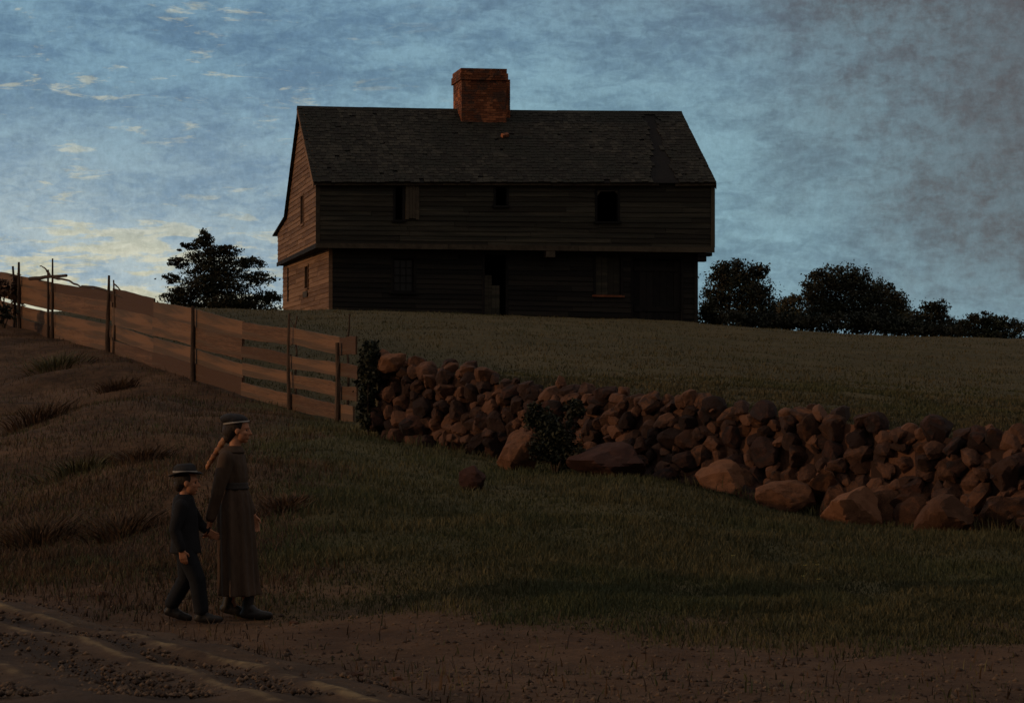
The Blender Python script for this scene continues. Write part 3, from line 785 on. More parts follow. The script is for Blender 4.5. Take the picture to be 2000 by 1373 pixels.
for m_ in warms: m_.materials.append(M['warmstone'])

wx = np.array([(p[0]-CX)/F*p[2] for p in WALL]); wy = np.array([p[2] for p in WALL])
wz = np.array([W(*p).z for p in WALL])
top_px = [735, 800, 900, 1000, 1060, 1120, 1200, 1300, 1400, 1500, 1600, 1700, 1800, 1900, 2000, 2260]
top_py = [690, 698, 716, 738, 755, 748, 757, 768, 783, 793, 797, 812, 826, 838, 850, 880]
swall = empty('stone_wall', (wx[0], wy[0], wz[0]))
tag(swall, 'tumbledown dry stone wall of reddish brown fieldstones across the slope', 'stone wall')
slots = []
Lx0, Lx1 = wx[0], wx[-1]
row = 0
base = 0.0
for row in range(10):
    x = Lx0 + random.uniform(0, .2)
    while x < Lx1:
        y = float(np.interp(x, wx, wy)); pxx = x/y*F+CX
        zb = float(np.interp(x, wx, wz)); zt = EYE+(HZ-float(np.interp(pxx, top_px, top_py)))/F*(y+.35)
        hgt = max(zt-zb, .35)
        r = random.uniform(.085, .17)*(1.25 if row < 2 else 1.0)*(1.18 if pxx > 1350 else 1.0)
        z = zb + (row+.25)*hgt/9.0 + random.gauss(0, .035)
        if pxx > 1230 and row < 3 and random.random() < .4: r *= 1.4
        if z + r*.55 < zt+.07:
            slots.append((x, y + .05+.5*(z-zb)/hgt*.8 + random.gauss(0, .05), z, r))
        x += min(r, .24)*random.uniform(1.2, 1.6)
# crest stones set along the top so the skyline of the wall is broken
x = Lx0
while x < Lx1:
    y = float(np.interp(x, wx, wy)); pxx = x/y*F+CX; zt = EYE+(HZ-float(np.interp(pxx, top_px, top_py)))/F*(y+.35)
    r = random.uniform(.09, .2)
    slots.append((x, y+.42+random.gauss(0, .05), zt-r*.55+random.gauss(0, .055), r)); x += r*random.uniform(1.5, 2.4)
slots.sort(key=lambda s: -s[3] if -.24 < s[0]/s[1] < .232 else 0)
rest = MB()
for i, (x, y, z, r) in enumerate(slots):
    pw = min(max((x/y*F+CX-1000)/900, .08), .82)*(.55 if z > float(np.interp(x, wx, wz))+.62 else 1.1)
    me = (warms[i % len(warms)] if random.random() < pw else stones[i % len(stones)])
    rot = Matrix.Rotation(random.random()*6.28, 4, 'Z') @ Matrix.Rotation(random.gauss(0, .35), 4, 'X') @ Matrix.Rotation(random.gauss(0, .35), 4, 'Y')
    if i < 100:
        o = bpy.data.objects.new('stone', me); C.objects.link(o); o.parent = swall
        o.matrix_local = Matrix.Translation(Vector((x, y, z))-swall.location) @ rot @ Matrix.Diagonal((r*random.uniform(1.0, 1.35), r, r*random.uniform(.85, 1.1), 1))
    else:
        mt = Matrix.Translation(Vector((x, y, z))-swall.location) @ rot @ Matrix.Diagonal((r*1.15, r, r, 1))
        rest.add([mt @ v.co for v in me.vertices], [tuple(p.vertices) for p in me.polygons])
ro = rest.build('small_stones', M['rubble'], swall, True); ro.data.set_sharp_from_angle(angle=R(17)); ro['kind'] = 'stuff'
core = MB()                                        # earth and rubble heart of the wall
for k in range(60):
    x0, x1 = Lx0+(Lx1-Lx0)*k/60, Lx0+(Lx1-Lx0)*(k+1)/60
    def sec(x):
        y = float(np.interp(x, wx, wy)); pxx = x/y*F+CX; zb = float(np.interp(x, wx, wz)); zt = EYE+(HZ-float(np.interp(pxx, top_px, top_py)))/F*(y+.35)
        return y, zb-.3, zt-.12
    y0, b0, t0 = sec(x0); y1, b1, t1 = sec(x1)
    q = [(x0,y0+.1,b0),(x1,y1+.1,b1),(x1,y1+1.2,b1),(x0,y0+1.2,b0),(x0,y0+.4,t0),(x1,y1+.4,t1),(x1,y1+.9,t1),(x0,y0+.9,t0)]
    core.hexa([Vector(p)-swall.location for p in q])
core.build('rubble_core', M['rubble'], swall)

def boulder(px, py, wpx, hpx, d, seed, m, label, name='boulder', sink=.2):
    """py: row of the stone's foot"""
    x = (px-CX)/F*d; rx = wpx/F*d/2; hz = hpx/F*d
    me = stone_mesh(name, seed, (1, .9, 1), .3, 4, .52, .80); me.materials.append(m)
    o = bpy.data.objects.new(name, me); C.objects.link(o)
    zf = hn(x, d)
    o.scale = (rx, rx*.9, hz*(.5+sink/2)); o.location = (x, d, zf+hz*(.5-sink/2)); o.rotation_euler = (0, 0, 0)
    return tag(o, label, 'boulder', 'loose boulders below the stone wall')
boulder(1010, 908, 84, 78, 28.0, 301, M['boulder'], 'rounded brown boulder standing clear of the wall, left of the dark bush', sink=.15)
boulder(922, 952, 66, 46, 25.4, 302, M['redstone'], 'dull red boulder alone in the grass below the middle of the wall')
boulder(1190, 932, 150, 62, 27.4, 303, M['redstone'], 'long low dark red rock at the wall foot, right of the dark bush', sink=.3)
boulder(1668, 1005, 130, 74, 25.0, 304, M['boulder'], 'large orange brown slab tilted at the foot of the wall on the right', sink=.3).rotation_euler = (0, -.25, .2)
boulder(1540, 975, 120, 52, 25.9, 305, M['boulder'], 'broad brown rock at the wall foot, left of the large tilted slab', sink=.35)
boulder(1722, 985, 84, 92, 25.2, 306, M['boulder'], 'upright blocky orange stone leaning on the wall beside the tilted slab', sink=.2)
boulder(1850, 1032, 120, 70, 24.1, 307, M['boulder'], 'wide brown rock at the far right foot of the wall', sink=.35)
boulder(1420, 950, 130, 62, 26.8, 308, M['boulder'], 'broad smooth brown stone bedded at the wall foot, farthest left of the big foot rocks', sink=.35)
boulder(770, 715, 62, 50, 31.6, 309, M['boulder'], 'pale buff stone perched on the left end of the stone wall', sink=-.1).location.z = W(770, 707, 31.8).z

# ------------------------------------------------------------------ foliage
def leaves(lobes, d, leaf, dens, depth=1.0, flat=.5, sp=.21):
    V, Fc, Rn = [], [], []
    tot = 0
    for (px, py, rx, ry) in lobes:
        c0 = np.array(W(px, py, d)); s = d/F; ax, az = rx*s, ry*s; ay = (ax+az)/2*depth
        n = int(3.2*dens*(rx*ry*math.pi)*(s*s)/(leaf*leaf))
        # clumps inside the lobe
        nc = max(8, int(n/34)); u = rng.normal(size=(nc, 3)); u /= np.linalg.norm(u, axis=1)[:, None]
        cc = u*(rng.random((nc, 1))**.42)*np.array([ax, ay, az])
        cr = rng.random(nc)
        k = rng.integers(0, nc, n); p = cc[k] + rng.normal(size=(n, 3))*np.array([ax, ay, az])*sp + c0
        e1 = rng.normal(size=(n, 3)); e1 /= np.linalg.norm(e1, axis=1)[:, None]
        e2 = np.cross(e1, rng.normal(size=(n, 3))); e2 /= np.linalg.norm(e2, axis=1)[:, None]
        L = leaf*(.6+.8*rng.random((n, 1))); Wd = L*flat
        q = np.stack([p-e1*L*.5, p+e2*Wd*.5, p+e1*L*.5, p-e2*Wd*.5], 1).reshape(-1, 3)
        V.append(q); Rn.append(np.repeat(np.clip(cr[k]*.8+rng.random(n)*.2, 0, 1), 4))
        Fc.append(np.arange(tot, tot+4*n).reshape(-1, 4)); tot += 4*n
    return np.concatenate(V), np.concatenate(Fc), np.concatenate(Rn)
def tree(name, lobes, d, label, cat, m, leaf=.14, dens=5.0, trunk=True, group=None, depth=1.0, base_drop=0.0, flat=.55, sp=.17):
    cx = float(np.mean([l[0] for l in lobes])); x = (cx-CX)/F*d; zb = hn(x, d)-base_drop
    root = empty(name, (x, d, zb)); tag(root, label, cat, group)
    v, f, r = leaves(lobes, d, leaf, dens, depth, flat, sp)
    link('crown', np_mesh('crown', v-np.array([x, d, zb]), f, r), M[m], root)
    top = W(cx, min(l[1] for l in lobes), d).z
    mb = MB()
    if trunk:
        hh = top-zb
        mb.tube([(.03*math.sin(k*1.3), .02*k, hh*.92*k/7-.15) for k in range(8)], [max(.014, (.05+.012*hh)*(1-k/8.0)) for k in range(8)], 8, rough=.2)
    for (px, py, rx, ry) in lobes:
        e = np.array(W(px, py, d))-np.array([x, d, zb]); z0 = max(.05, e[2]*.45) if trunk else -.05
        rs = min(1.0, px and rx*d/F/.45)
        mb.tube([(0, 0, z0), (e[0]*.5, e[1]*.5+random.uniform(-.2, .2), z0+(e[2]-z0)*.6), tuple(e)], [.045*rs*.7, .03*rs*.7, .012*rs], 6, rough=.2)
    mb.build('trunk' if trunk else 'stems', M['bark'], root)
    return root
tree('cedar_tree', [(404,458,15,13),(396,476,26,13),(362,484,15,9),(438,489,38,12),(412,506,46,20),(346,514,22,12),(484,514,34,13),(420,530,62,18),(334,544,17,11),(503,545,34,13),(416,556,84,20),(350,577,34,15),(526,580,28,14),(430,586,104,20),(470,602,82,13),(370,601,48,12)],
     85, 'dark broad layered cedar tree standing left of the farmhouse', 'tree', 'leaf', .095, 6.5, sp=.15)
tree('tree', [(1438,528,38,26),(1408,542,30,24),(1475,532,26,22),(1440,565,62,38),(1400,590,32,30),(1480,585,40,42),(1440,615,75,30),(1515,612,34,28)], 88,
     'dark rounded tree nearest the farmhouse on its right side', 'tree', 'leaf', .11, 5.0, group='trees on the ridge right of the house')
tree('tree', [(1640,545,52,28),(1598,553,32,26),(1675,552,30,28),(1582,585,20,22),(1640,585,72,40),(1600,610,54,34),(1690,610,50,36)], 90,
     'widest dark tree of the ridge, second tree right of the farmhouse', 'tree', 'leaf', .11, 5.0, group='trees on the ridge right of the house')
tree('tree', [(1712,565,30,24),(1738,582,30,26),(1725,605,48,34),(1760,620,34,26),(1720,632,60,22)], 91.5,
     'olive topped tree overlapping the right side of the widest ridge tree', 'tree', 'leaf2', .11, 5.0, group='trees on the ridge right of the house')
tree('bush', [(1822,598,24,18),(1835,612,22,18),(1808,618,30,22),(1785,632,40,20),(1840,640,40,20)], 88, 'small round bush standing alone between the ridge trees and the low scrub', 'bush', 'leaf', .10, 5.0, False)
tree('bush', [(1545,588,20,18),(1548,610,30,26),(1530,632,40,22)], 86, 'low bush filling the gap between the two largest ridge trees', 'bush', 'leaf2', .10, 5.0, False)
tree('bush', [(1905,622,28,14),(1890,640,34,18),(1935,632,34,20),(1975,636,30,18),(1950,652,60,16),(2030,640,40,22)], 80, 'low dark scrub at the far right end of the ridge', 'bush', 'leaf2', .10, 5.0, False)
tree('bush', [(1386,598,18,26),(1380,622,22,20),(1404,622,26,18)], 78, 'low grey green bush against the right corner of the farmhouse', 'bush', 'leaf2', .10, 4.5, False)
tree('hedge', [(1430,626,50,20),(1500,626,60,22),(1570,628,50,22),(1640,632,60,24),(1710,636,60,24),(1780,642,60,22),(1850,650,60,20),(1920,655,50,18)], 82, 'low dark hedge running along the ridge under the trees', 'hedge', 'leaf', .13, 5.0, False)
tree('bush', [(722,690,20,24),(720,720,22,28),(718,755,20,28),(716,788,18,24),(722,822,22,20)], 31.7, 'dark upright bush between the fence end and the stone wall', 'bush', 'leaf', .06, 12, False)
tree('bush', [(1085,845,40,32),(1065,875,34,26),(1100,885,40,26),(1050,815,28,24),(1120,800,22,20)], 27.6, 'dark leafy bush growing against the middle of the stone wall', 'bush', 'leaf', .05, 11, False)
tree('dry_bush', [(12,560,30,26),(40,575,24,20),(-30,570,40,30)], 58.5, 'reddish dry bush at the upper end of the fence', 'bush', 'leaf3', .10, 4.0, False)
tree('bush', [(10,612,26,16),(-30,615,40,20)], 56.5, 'small dark bush at the foot of the fence on the left edge', 'bush', 'leaf', .09, 5.0, False)
for (lob, d, m, lab) in [([(215,745,26,16),(240,760,26,14)], 40, 'leaf3', 'russet weed clump on the bank below the second fence post'),
                      ([(95,700,40,16),(60,715,30,14)], 45, 'leaf2', 'low olive weed clump high on the left bank'),
                      ([(60,800,40,26),(100,820,36,18)], 36, 'leaf3', 'brown dry weed clump half way down the left bank'),
                      ([(150,900,46,24),(110,925,40,20)], 27.5, 'leaf2', 'dull green weed clump on the left bank behind the boy'),
                      ([(265,880,36,20),(300,900,30,18)], 28, 'leaf3', 'brown brushy clump on the bank just left of the boy hat'),
                      ([(545,975,36,18),(575,1010,34,18)], 23, 'leaf3', 'reddish weed clump in the grass right of the girl'),
                      ([(60,1030,50,26),(120,1060,50,22)], 22.5, 'leaf3', 'dark brown brush at the road edge on the left side'),
                      ([(230,1020,46,26),(260,1060,36,20)], 21.5, 'leaf3', 'dark brown brush at the road edge close behind the boy')]:
    V, Fq, Rn, tot, first = [], [], [], 0, None
    for (px, py, rx, ry) in [(lob[0][0]+12, lob[0][1], lob[0][2]*1.5, lob[0][3])]:
        dd = 16.0                                  # where that line of sight meets the bank
        while dd < 60 and W(px, py+ry, dd).z > hn((px-CX)/F*dd, dd): dd += .1
        x0, wr = (px-CX)/F*dd, rx/F*dd
        if first is None: first = np.array([x0, dd, hn(x0, dd)])
        n = 420; x = x0+rng.normal(size=n)*wr*.45; y = dd+rng.normal(size=n)*wr*.45; z = HN(x, y)-.02
        h = (ry/F*dd)*1.5*(.45+.75*rng.random(n)); an = rng.random(n)*6.283
        ox, oy = (x-x0)*.7+rng.normal(size=n)*h*.28, (y-dd)*.7+rng.normal(size=n)*h*.28
        wv = .004+.007*rng.random(n); sx, sy = np.cos(an)*wv, np.sin(an)*wv
        rows = [(0, 0, 1.0), (.3, .55, .9), (1.0, .95, .15)]
        for (fo, fh, fw) in rows:
            V.append(np.stack([np.c_[x+ox*fo-sx*fw, y+oy*fo-sy*fw, z+h*fh], np.c_[x+ox*fo+sx*fw, y+oy*fo+sy*fw, z+h*fh]], 1))
        Q = np.concatenate(V[-3:], 1).reshape(-1, 3); V[-3:] = [Q]
        i = tot+np.arange(n)[:, None]*6
        Fq.append(np.concatenate([i+np.array([[0, 1, 3, 2]]), i+np.array([[2, 3, 5, 4]])])); Rn.append(np.repeat(rng.random(n), 6)); tot += 6*n
    o = link('weed_clump', np_mesh('weed_clump', np.concatenate(V)-first, np.concatenate(Fq), np.concatenate(Rn)), M['drygrass' if m == 'leaf3' else 'grass'])
    o.location = first; tag(o, lab, 'weeds', 'weed clumps on the bank')

# ------------------------------------------------------------------ grass
def blades(name, n, zone, hmin, hmax, wd, m, label, seed, ymin=12.3, ymax=74, lean=.5, clump=.18):
    r = np.random.default_rng(seed)
    u = r.random(n*6); y = 1/np.sqrt((1-u)/ymin**2+u/ymax**2)**1.0
    x = (r.random(n*6)*2-1)*.34*y
    keep = zone(x, y, r)
    x, y = x[keep][:n], y[keep][:n]
    n = len(x)
    cl = vnoise(x, y, .5, seed+1)+.5
    h = (hmin+(hmax-hmin)*r.random(n))*(.45+1.1*cl)
    z = HN(x, y)-.01
    an = r.random(n)*6.283; sx, sy = np.cos(an), np.sin(an)
    ln = lean*h*(.2+r.random(n)); la = r.random(n)*6.283; lx_, ly_ = np.cos(la)*ln, np.sin(la)*ln
    wv = wd*(.6+.8*r.random(n))
    b0 = np.c_[x-sx*wv, y-sy*wv, z]; b1 = np.c_[x+sx*wv, y+sy*wv, z]
    m0 = np.c_[x+lx_*.35+sx*wv*.7, y+ly_*.35+sy*wv*.7, z+h*.6]; m1 = np.c_[x+lx_*.35-sx*wv*.7, y+ly_*.35-sy*wv*.7, z+h*.6]
    tp = np.c_[x+lx_, y+ly_, z+h]; tq = tp+np.c_[sx*wv*.15, sy*wv*.15, 0*z]
    V = np.stack([b0, b1, m0, m1, tq, tp], 1).reshape(-1, 3)
    i = np.arange(n)[:, None]*6
    Fq = np.concatenate([i+np.array([[0, 1, 2, 3]]), i+np.array([[3, 2, 4, 5]])])
    rn = np.repeat(np.clip(cl*.5+r.random(n)*.5, 0, 1), 6)
    o = link(name, np_mesh(name, V, Fq, rn), M[m]); o['kind'] = 'stuff'; o['label'] = label; o['category'] = 'grass'
    return o
def clear(x, y):
    return (road_dist(x, y) > 1.55)
def zv(x, y, r):
    d, b, f = zones(x, y); bb = beyond(x, y)
    return clear(x, y) & (bb < -.05) & (r.random(len(x)) < (1-.996*d)*(1-.55*b))
def zb_(x, y, r):
    d, b, f = zones(x, y); bb = beyond(x, y)
    return clear(x, y) & (bb < -.1) & (r.random(len(x)) < np.clip(.9*b*(1-.97*d)+.004*d, 0, 1))
def zf_(x, y, r):
    bb = beyond(x, y)
    ax_ = (x-HP.x)*uc+(y-HP.y)*us; by_ = -(x-HP.x)*us+(y-HP.y)*uc
    ins = (ax_ > JS) & (ax_ < LEN-JS) & (by_ > JF)
    return (bb > .9) & ~ins
blades('verge_grass', 205000, zv, .025, .085, .005, 'grass', 'short dark green grass on the slope below the stone wall', 41)
blades('bank_grass', 84000, zb_, .03, .11, .005, 'drygrass', 'dry brown grass over the bank on the left', 42)
def zt_(x, y, r):
    bb = beyond(x, y)
    return (bb < .12) & (bb > -.55) & (x > -1.95) & (vnoise(x, y, .35, 77) > -.12)
blades('wall_foot_grass', 9000, zt_, .06, .19, .006, 'grass', 'longer tufts of dark grass along the foot of the stone wall', 44, ymin=22, ymax=34)
blades('pasture_grass', 135000, zf_, .02, .07, .009, 'fieldgrass', 'short olive pasture grass between the wall and the house', 43, ymin=25)

# loose grit and pebbles over the road and the bare earth
def grit(n, seed):
    r = np.random.default_rng(seed)
    y = 12.2+9.5*r.random(n*5)**1.5
    x = (r.random(n*5)*2-1)*.25*y
    d, b, f = zones(x, y); rd = road_dist(x, y)
    k = (r.random(n*5) < np.where(rd < 1.6, .9, .55*d)) & (f < .1)
    x, y, rd = x[k][:n], y[k][:n], rd[k][:n]; n = len(x)
    sz = .006+.022*r.random(n)**4
    e = np.clip((1-rd/1.75)/.13, 0, 1)
    z = HN(x, y)+np.where(rd < 1.6, .07*e-.04*(1-e), .0)
    base = np.array([(1,0,0),(0,1,0),(-1,0,0),(0,-1,0),(0,0,.8),(0,0,-.8)])
    V = base[None]*(sz[:, None, None]*(.7+.6*r.random((n, 6, 1))))
    a = r.random(n)*6.28; c, s_ = np.cos(a)[:, None], np.sin(a)[:, None]
    V = np.stack([V[:, :, 0]*c-V[:, :, 1]*s_+x[:, None], V[:, :, 0]*s_+V[:, :, 1]*c+y[:, None], V[:, :, 2]+z[:, None]], 2)
    T = np.array([(0,1,4),(1,2,4),(2,3,4),(3,0,4),(1,0,5),(2,1,5),(3,2,5),(0,3,5)])
    Fc = (np.arange(n)[:, None, None]*6+T[None]).reshape(-1, 3)
    o = link('gravel', np_mesh('gravel', V.reshape(-1, 3), Fc, np.repeat(r.random(n), 6)), M['grit'])
    o['kind'] = 'stuff'; o['label'] = 'loose brown grit and pebbles on the dirt road and verge'; o['category'] = 'gravel'
grit(9000, 61)

# tiny yellow wildflowers
for i, (px, py) in enumerate([(1562, 1127), (1572, 1108), (1596, 1106), (1592, 1132), (1430, 1093)]):
    d = 19.6
    for _ in range(30):
        x = (px-CX)/F*d; d += ((HZ-py)/F*d+EYE < hn(x, d)+.12)*-.1 + ((HZ-py)/F*d+EYE > hn(x, d)+.12)*.1
    z = hn(x, d); e = empty('wildflower', (x, d, z))
    tag(e, 'tiny yellow wildflower on a thin stem in the dark grass', 'flower', 'yellow wildflowers in the verge grass')
    mb = MB(); mb.tube([(0, 0, -.02), (.01, 0, .07), (.015, .005, .13)], [.003, .0025, .002], 5); mb.build('stem', M['stem'], e)
    mb = MB()
    for k in range(6):
        a = k*1.047+i; c_, s_ = math.cos(a), math.sin(a)
        mb.add([(.015, .005, .13), (.015+c_*.014-s_*.006, .005+s_*.014+c_*.006, .136), (.015+c_*.026, .005+s_*.026, .14), (.015+c_*.014+s_*.006, .005+s_*.014-c_*.006, .136)], [(0, 1, 2, 3)])
    mb.build('petals', M['yellow'], e)

# loose stones about the road
for i, (px, py, wp, lab) in enumerate([(690, 1302, 40, 'flat pale stone half sunk beside the road'), (775, 1318, 30, 'small pale stone on the road edge right of the flat stone'),
                                (575, 1205, 26, 'small brown stone on the ground right of the girl boots'), (205, 1175, 34, 'low earthy stone on the road edge behind the boy')]):
    d = 7111/(py-800); 
    x = (px-CX)/F*d; me = stone_mesh('stone', 500+i, (1, .8, .45), .25); me.materials.append(M['boulder'])
    o = bpy.data.objects.new('stone', me); C.objects.link(o); s = wp/F*d/2
    o.scale = (s, s, s); o.location = (x, d, hn(x, d)+s*.1+(.05 if road_dist(np.array([x]), np.array([d]))[0] < 1.5 else 0)); o.rotation_euler = (0, 0, i*1.3)
    tag(o, lab, 'stone', 'loose stones about the road')

# ------------------------------------------------------------------ people
def cap_mesh(bm, p0, r0, p1, r1, n=14, sq=1.0):
    """rounded tapered limb"""
    p0, p1 = Vector(p0), Vector(p1); t = (p1-p0); L = t.length
    q = t.to_track_quat('Z', 'Y') if L > 1e-6 else Matrix.Identity(3).to_quaternion()
    rings = []
    for k in range(1, 6): a = math.pi/2*(1-k/5); rings.append((-r0*math.sin(a), r0*math.cos(a)))
    for k in range(0, 5): a = math.pi/2*k/5; rings.append((L+r1*math.sin(a), r1*math.cos(a)))
    vs = []
    for z, r in rings:
        vs.append([bm.verts.new(p0+q@Vector((r*math.cos(2*math.pi*k/n), r*math.sin(2*math.pi*k/n)*sq, z))) for k in range(n)])
    a, b = bm.verts.new(p0+q@Vector((0, 0, -r0))), bm.verts.new(p0+q@Vector((0, 0, L+r1)))
    for i in range(len(vs)-1):
        for k in range(n): bm.faces.new((vs[i][k], vs[i][(k+1) % n], vs[i+1][(k+1) % n], vs[i+1][k]))
    for k in range(n):
        bm.faces.new((a, vs[0][(k+1) % n], vs[0][k])); bm.faces.new((b, vs[-1][k], vs[-1][(k+1) % n]))
def ell(bm, c, r, rot=None):
    m = Matrix.Translation(Vector(c)) @ (rot or Matrix.Identity(4)) @ Matrix.Diagonal((r[0], r[1], r[2], 1))
    bmesh.ops.create_uvsphere(bm, u_segments=20, v_segments=14, radius=1, matrix=m)
def loft(bm, rings, n=40, fold=0.0, folds=9, ph=0.0):
    """rings: (centre, rx, ry) closed tube; fold deepens downwards"""
    vs = []
    for i, (c, rx, ry) in enumerate(rings):
        f = fold*(i/(len(rings)-1))**1.3; ring = []
        for k in range(n):
            a = 2*math.pi*k/n; m = 1+f*math.sin(folds*a+ph+.6*math.sin(a*2))+f*.5*math.sin((folds-4)*a+1)
            ring.append(bm.verts.new((c[0]+rx*m*math.cos(a), c[1]+ry*m*math.sin(a), c[2])))
        vs.append(ring)
    for i in range(len(vs)-1):
        for k in range(n): bm.faces.new((vs[i][k], vs[i+1][k], vs[i+1][(k+1) % n], vs[i][(k+1) % n]))
    bm.faces.new(vs[0]); bm.faces.new(vs[-1][::-1])
def fuse(name, bm, m, parent, voxel=.008, smooth=3):
    bmesh.ops.recalc_face_normals(bm, faces=bm.faces[:])
    me = bpy.data.meshes.new(name+'_raw'); bm.to_mesh(me); bm.free()
    tmp = bpy.data.objects.new('tmp', me); C.objects.link(tmp)
    r = tmp.modifiers.new('r', 'REMESH'); r.mode = 'VOXEL'; r.voxel_size = voxel
    s = tmp.modifiers.new('s', 'SMOOTH'); s.iterations = smooth; s.factor = .5
    dg = bpy.context.evaluated_depsgraph_get(); ev = tmp.evaluated_get(dg)
    out_me = bpy.data.meshes.new_from_object(ev); out_me.name = name
    bpy.data.objects.remove(tmp); bpy.data.meshes.remove(me)
    return link(name, out_me, m, parent, True)
def hand(bm, wrist, dirn, palm_n, s=1.0, curl=.5, side=1):
    """palm, four unequal bent fingers and a thumb leaving the side of the palm"""
    wv = Vector(wrist); d = Vector(dirn).normalized(); n = Vector(palm_n); n = (n-d*n.dot(d)).normalized(); b = d.cross(n)*side
    for k in range(4):
        cap_mesh(bm, wv+b*(.02-.013*k)*s, .012*s, wv+d*.085*s+b*(.028-.019*k)*s, .0105*s, 8)
    for k, L in enumerate((.068, .076, .070, .055)):
        base_ = wv+d*.086*s+b*(.029-.0195*k)*s; r = .0085*s; c0 = curl*(.5+.1*k)
        dd = (d*math.cos(c0)+n*math.sin(c0)); p1 = base_+dd*L*.45*s
        dd2 = (d*math.cos(c0*2.1)+n*math.sin(c0*2.1)); p2 = p1+dd2*L*.32*s
        dd3 = (d*math.cos(c0*2.9)+n*math.sin(c0*2.9)); p3 = p2+dd3*L*.23*s
        cap_mesh(bm, base_, r*1.05, p1, r, 8); cap_mesh(bm, p1, r, p2, r*.93, 8); cap_mesh(bm, p2, r*.93, p3, r*.8, 8)
    t0 = wv+d*.03*s+b*.028*s; t1 = t0+(d*.65+b*.6+n*.3).normalized()*.036*s; t2 = t1+(d*.9+b*.1+n*.4).normalized()*.028*s
    cap_mesh(bm, t0, .0125*s, t1, .0105*s, 8); cap_mesh(bm, t1, .0105*s, t2, .0085*s, 8)
def head(bm, c, s=1.0, pitch=0.0):
    c = Vector(c); rt = Matrix.Rotation(pitch, 4, 'Y')
    q = lambda x, y, z: c+(rt@Vector((x*s, y*s, z*s)))
    ell(bm, q(-.012, 0, .025), (.094*s, .075*s, .092*s), rt)
    ell(bm, q(.022, 0, -.03), (.064*s, .060*s, .078*s), rt)
    cap_mesh(bm, q(.045, 0, -.088), .021*s, q(.062, 0, -.09), .017*s, 10)        # chin
    cap_mesh(bm, q(.078, 0, .015), .009*s, q(.103, 0, -.026), .0125*s, 10)       # nose
    for y in (-1, 1):
        cap_mesh(bm, q(.085, -.002*y, -.026), .010*s, q(.089, .013*y, -.028), .007*s, 8)
        cap_mesh(bm, q(.074, .012*y, .026), .012*s, q(.060, .043*y, .024), .010*s, 8)   # brow
        ell(bm, q(.052, .036*y, -.022), (.026*s, .022*s, .024*s), rt)                    # cheek
        ell(bm, q(-.006, .076*y, -.008), (.018*s, .008*s, .031*s), rt)                   # ear
    cap_mesh(bm, q(.074, -.02, -.052), .0075*s, q(.074, .02, -.052), .0075*s, 8)
    cap_mesh(bm, q(.083, -.008, -.051), .0075*s, q(.083, .008, -.051), .0075*s, 8)
    cap_mesh(bm, q(.080, -.012, -.065), .0085*s, q(.080, .012, -.065), .0085*s, 8)
def eyes(parent, c, s, pitch=0.0):
    rt = Matrix.Rotation(pitch, 4, 'Y')
    for y in (-1, 1):
        bm = bmesh.new(); p = Vector(c)+(rt@Vector((.066*s, .031*y*s, .002*s))); ell(bm, p, (.011*s,)*3)
        me = bpy.data.meshes.new('eye'); bm.to_mesh(me); bm.free(); link('eye', me, M['eye'], parent, True)
def shoe(root, heel, toe, ankle, s, name='boot'):
    bm = bmesh.new(); h, t_, a = Vector(heel), Vector(toe), Vector(ankle); d = (t_-h)
    cap_mesh(bm, h+Vector((0, 0, .034*s)), .034*s, h+d*.55+Vector((0, 0, .034*s)), .040*s, 14)
    cap_mesh(bm, h+d*.5+Vector((0, 0, .030*s)), .040*s, t_+Vector((0, 0, .026*s)), .028*s, 14)
    cap_mesh(bm, h+d*.12+Vector((0, 0, .05*s)), .040*s, a, .044*s, 14)
    cap_mesh(bm, h+d*.35+Vector((0, 0, .06*s)), .036*s, h+d*.15+Vector((0, 0, .09*s)), .040*s, 14)
    fuse(name, bm, M['leather'], root, .007, 2)

# --- girl
GD = 17.9; gxp = (459-CX)/F*GD; gz = hn(gxp, GD)
girl = empty('person', (gxp, GD, gz), R(-4)); tag(girl, 'taller walking girl in a long brown dress and dark banded cap, braid down her back', 'person')
gs = 1.595/1.60
bm = bmesh.new()
hc_ = (.035, 0, 1.475)
head(bm, hc_, .92, R(4))
cap_mesh(bm, (-.012, 0, 1.30), .052, (.01, 0, 1.42), .047, 16)
ell(bm, (-.015, 0, 1.14), (.088, .135, .17)); ell(bm, (-.015, 0, .93), (.085, .125, .14)); ell(bm, (0, 0, .84), (.09, .13, .1))
cap_mesh(bm, (-.03, -.13, 1.25), .042, (-.02, 0, 1.29), .045, 12); cap_mesh(bm, (-.03, .13, 1.25), .042, (-.02, 0, 1.30), .05, 12)
Rsh, Rel, Rwr = (-.04, -.155, 1.25), (-.10, -.195, .985), (-.165, -.175, .765)
Lsh, Lel, Lwr = (-.01, .155, 1.25), (.02, .195, 1.0), (.105, .185, .80)
for a, b, c_ in ((Rsh, Rel, Rwr), (Lsh, Lel, Lwr)):
    cap_mesh(bm, a, .042, b, .034, 12); cap_mesh(bm, b, .034, c_, .024, 12)
hand(bm, Rwr, (-.18, .12, -1), (-1, .3, 0), .93, .55, 1)
hand(bm, Lwr, (.25, -.03, -1), (0, -1, 0), .93, .45, -1)
Rk, Ra, Lk, La = (.055, -.075, .46), (.115, -.07, .11), (.02, .07, .45), (-.055, .075, .13)
for hp, k_, a in (((.0, -.075, .82), Rk, Ra), ((0, .075, .82), Lk, La)):
    cap_mesh(bm, hp, .075, k_, .05, 14); cap_mesh(bm, k_, .05, a, .034, 14)
    cap_mesh(bm, a, .034, (a[0]+.03, a[1], a[2]-.05), .034, 10)
fuse('body', bm, M['skin'], girl, .0055, 2)
eyes(girl, hc_, .92, R(4))
bm = bmesh.new()
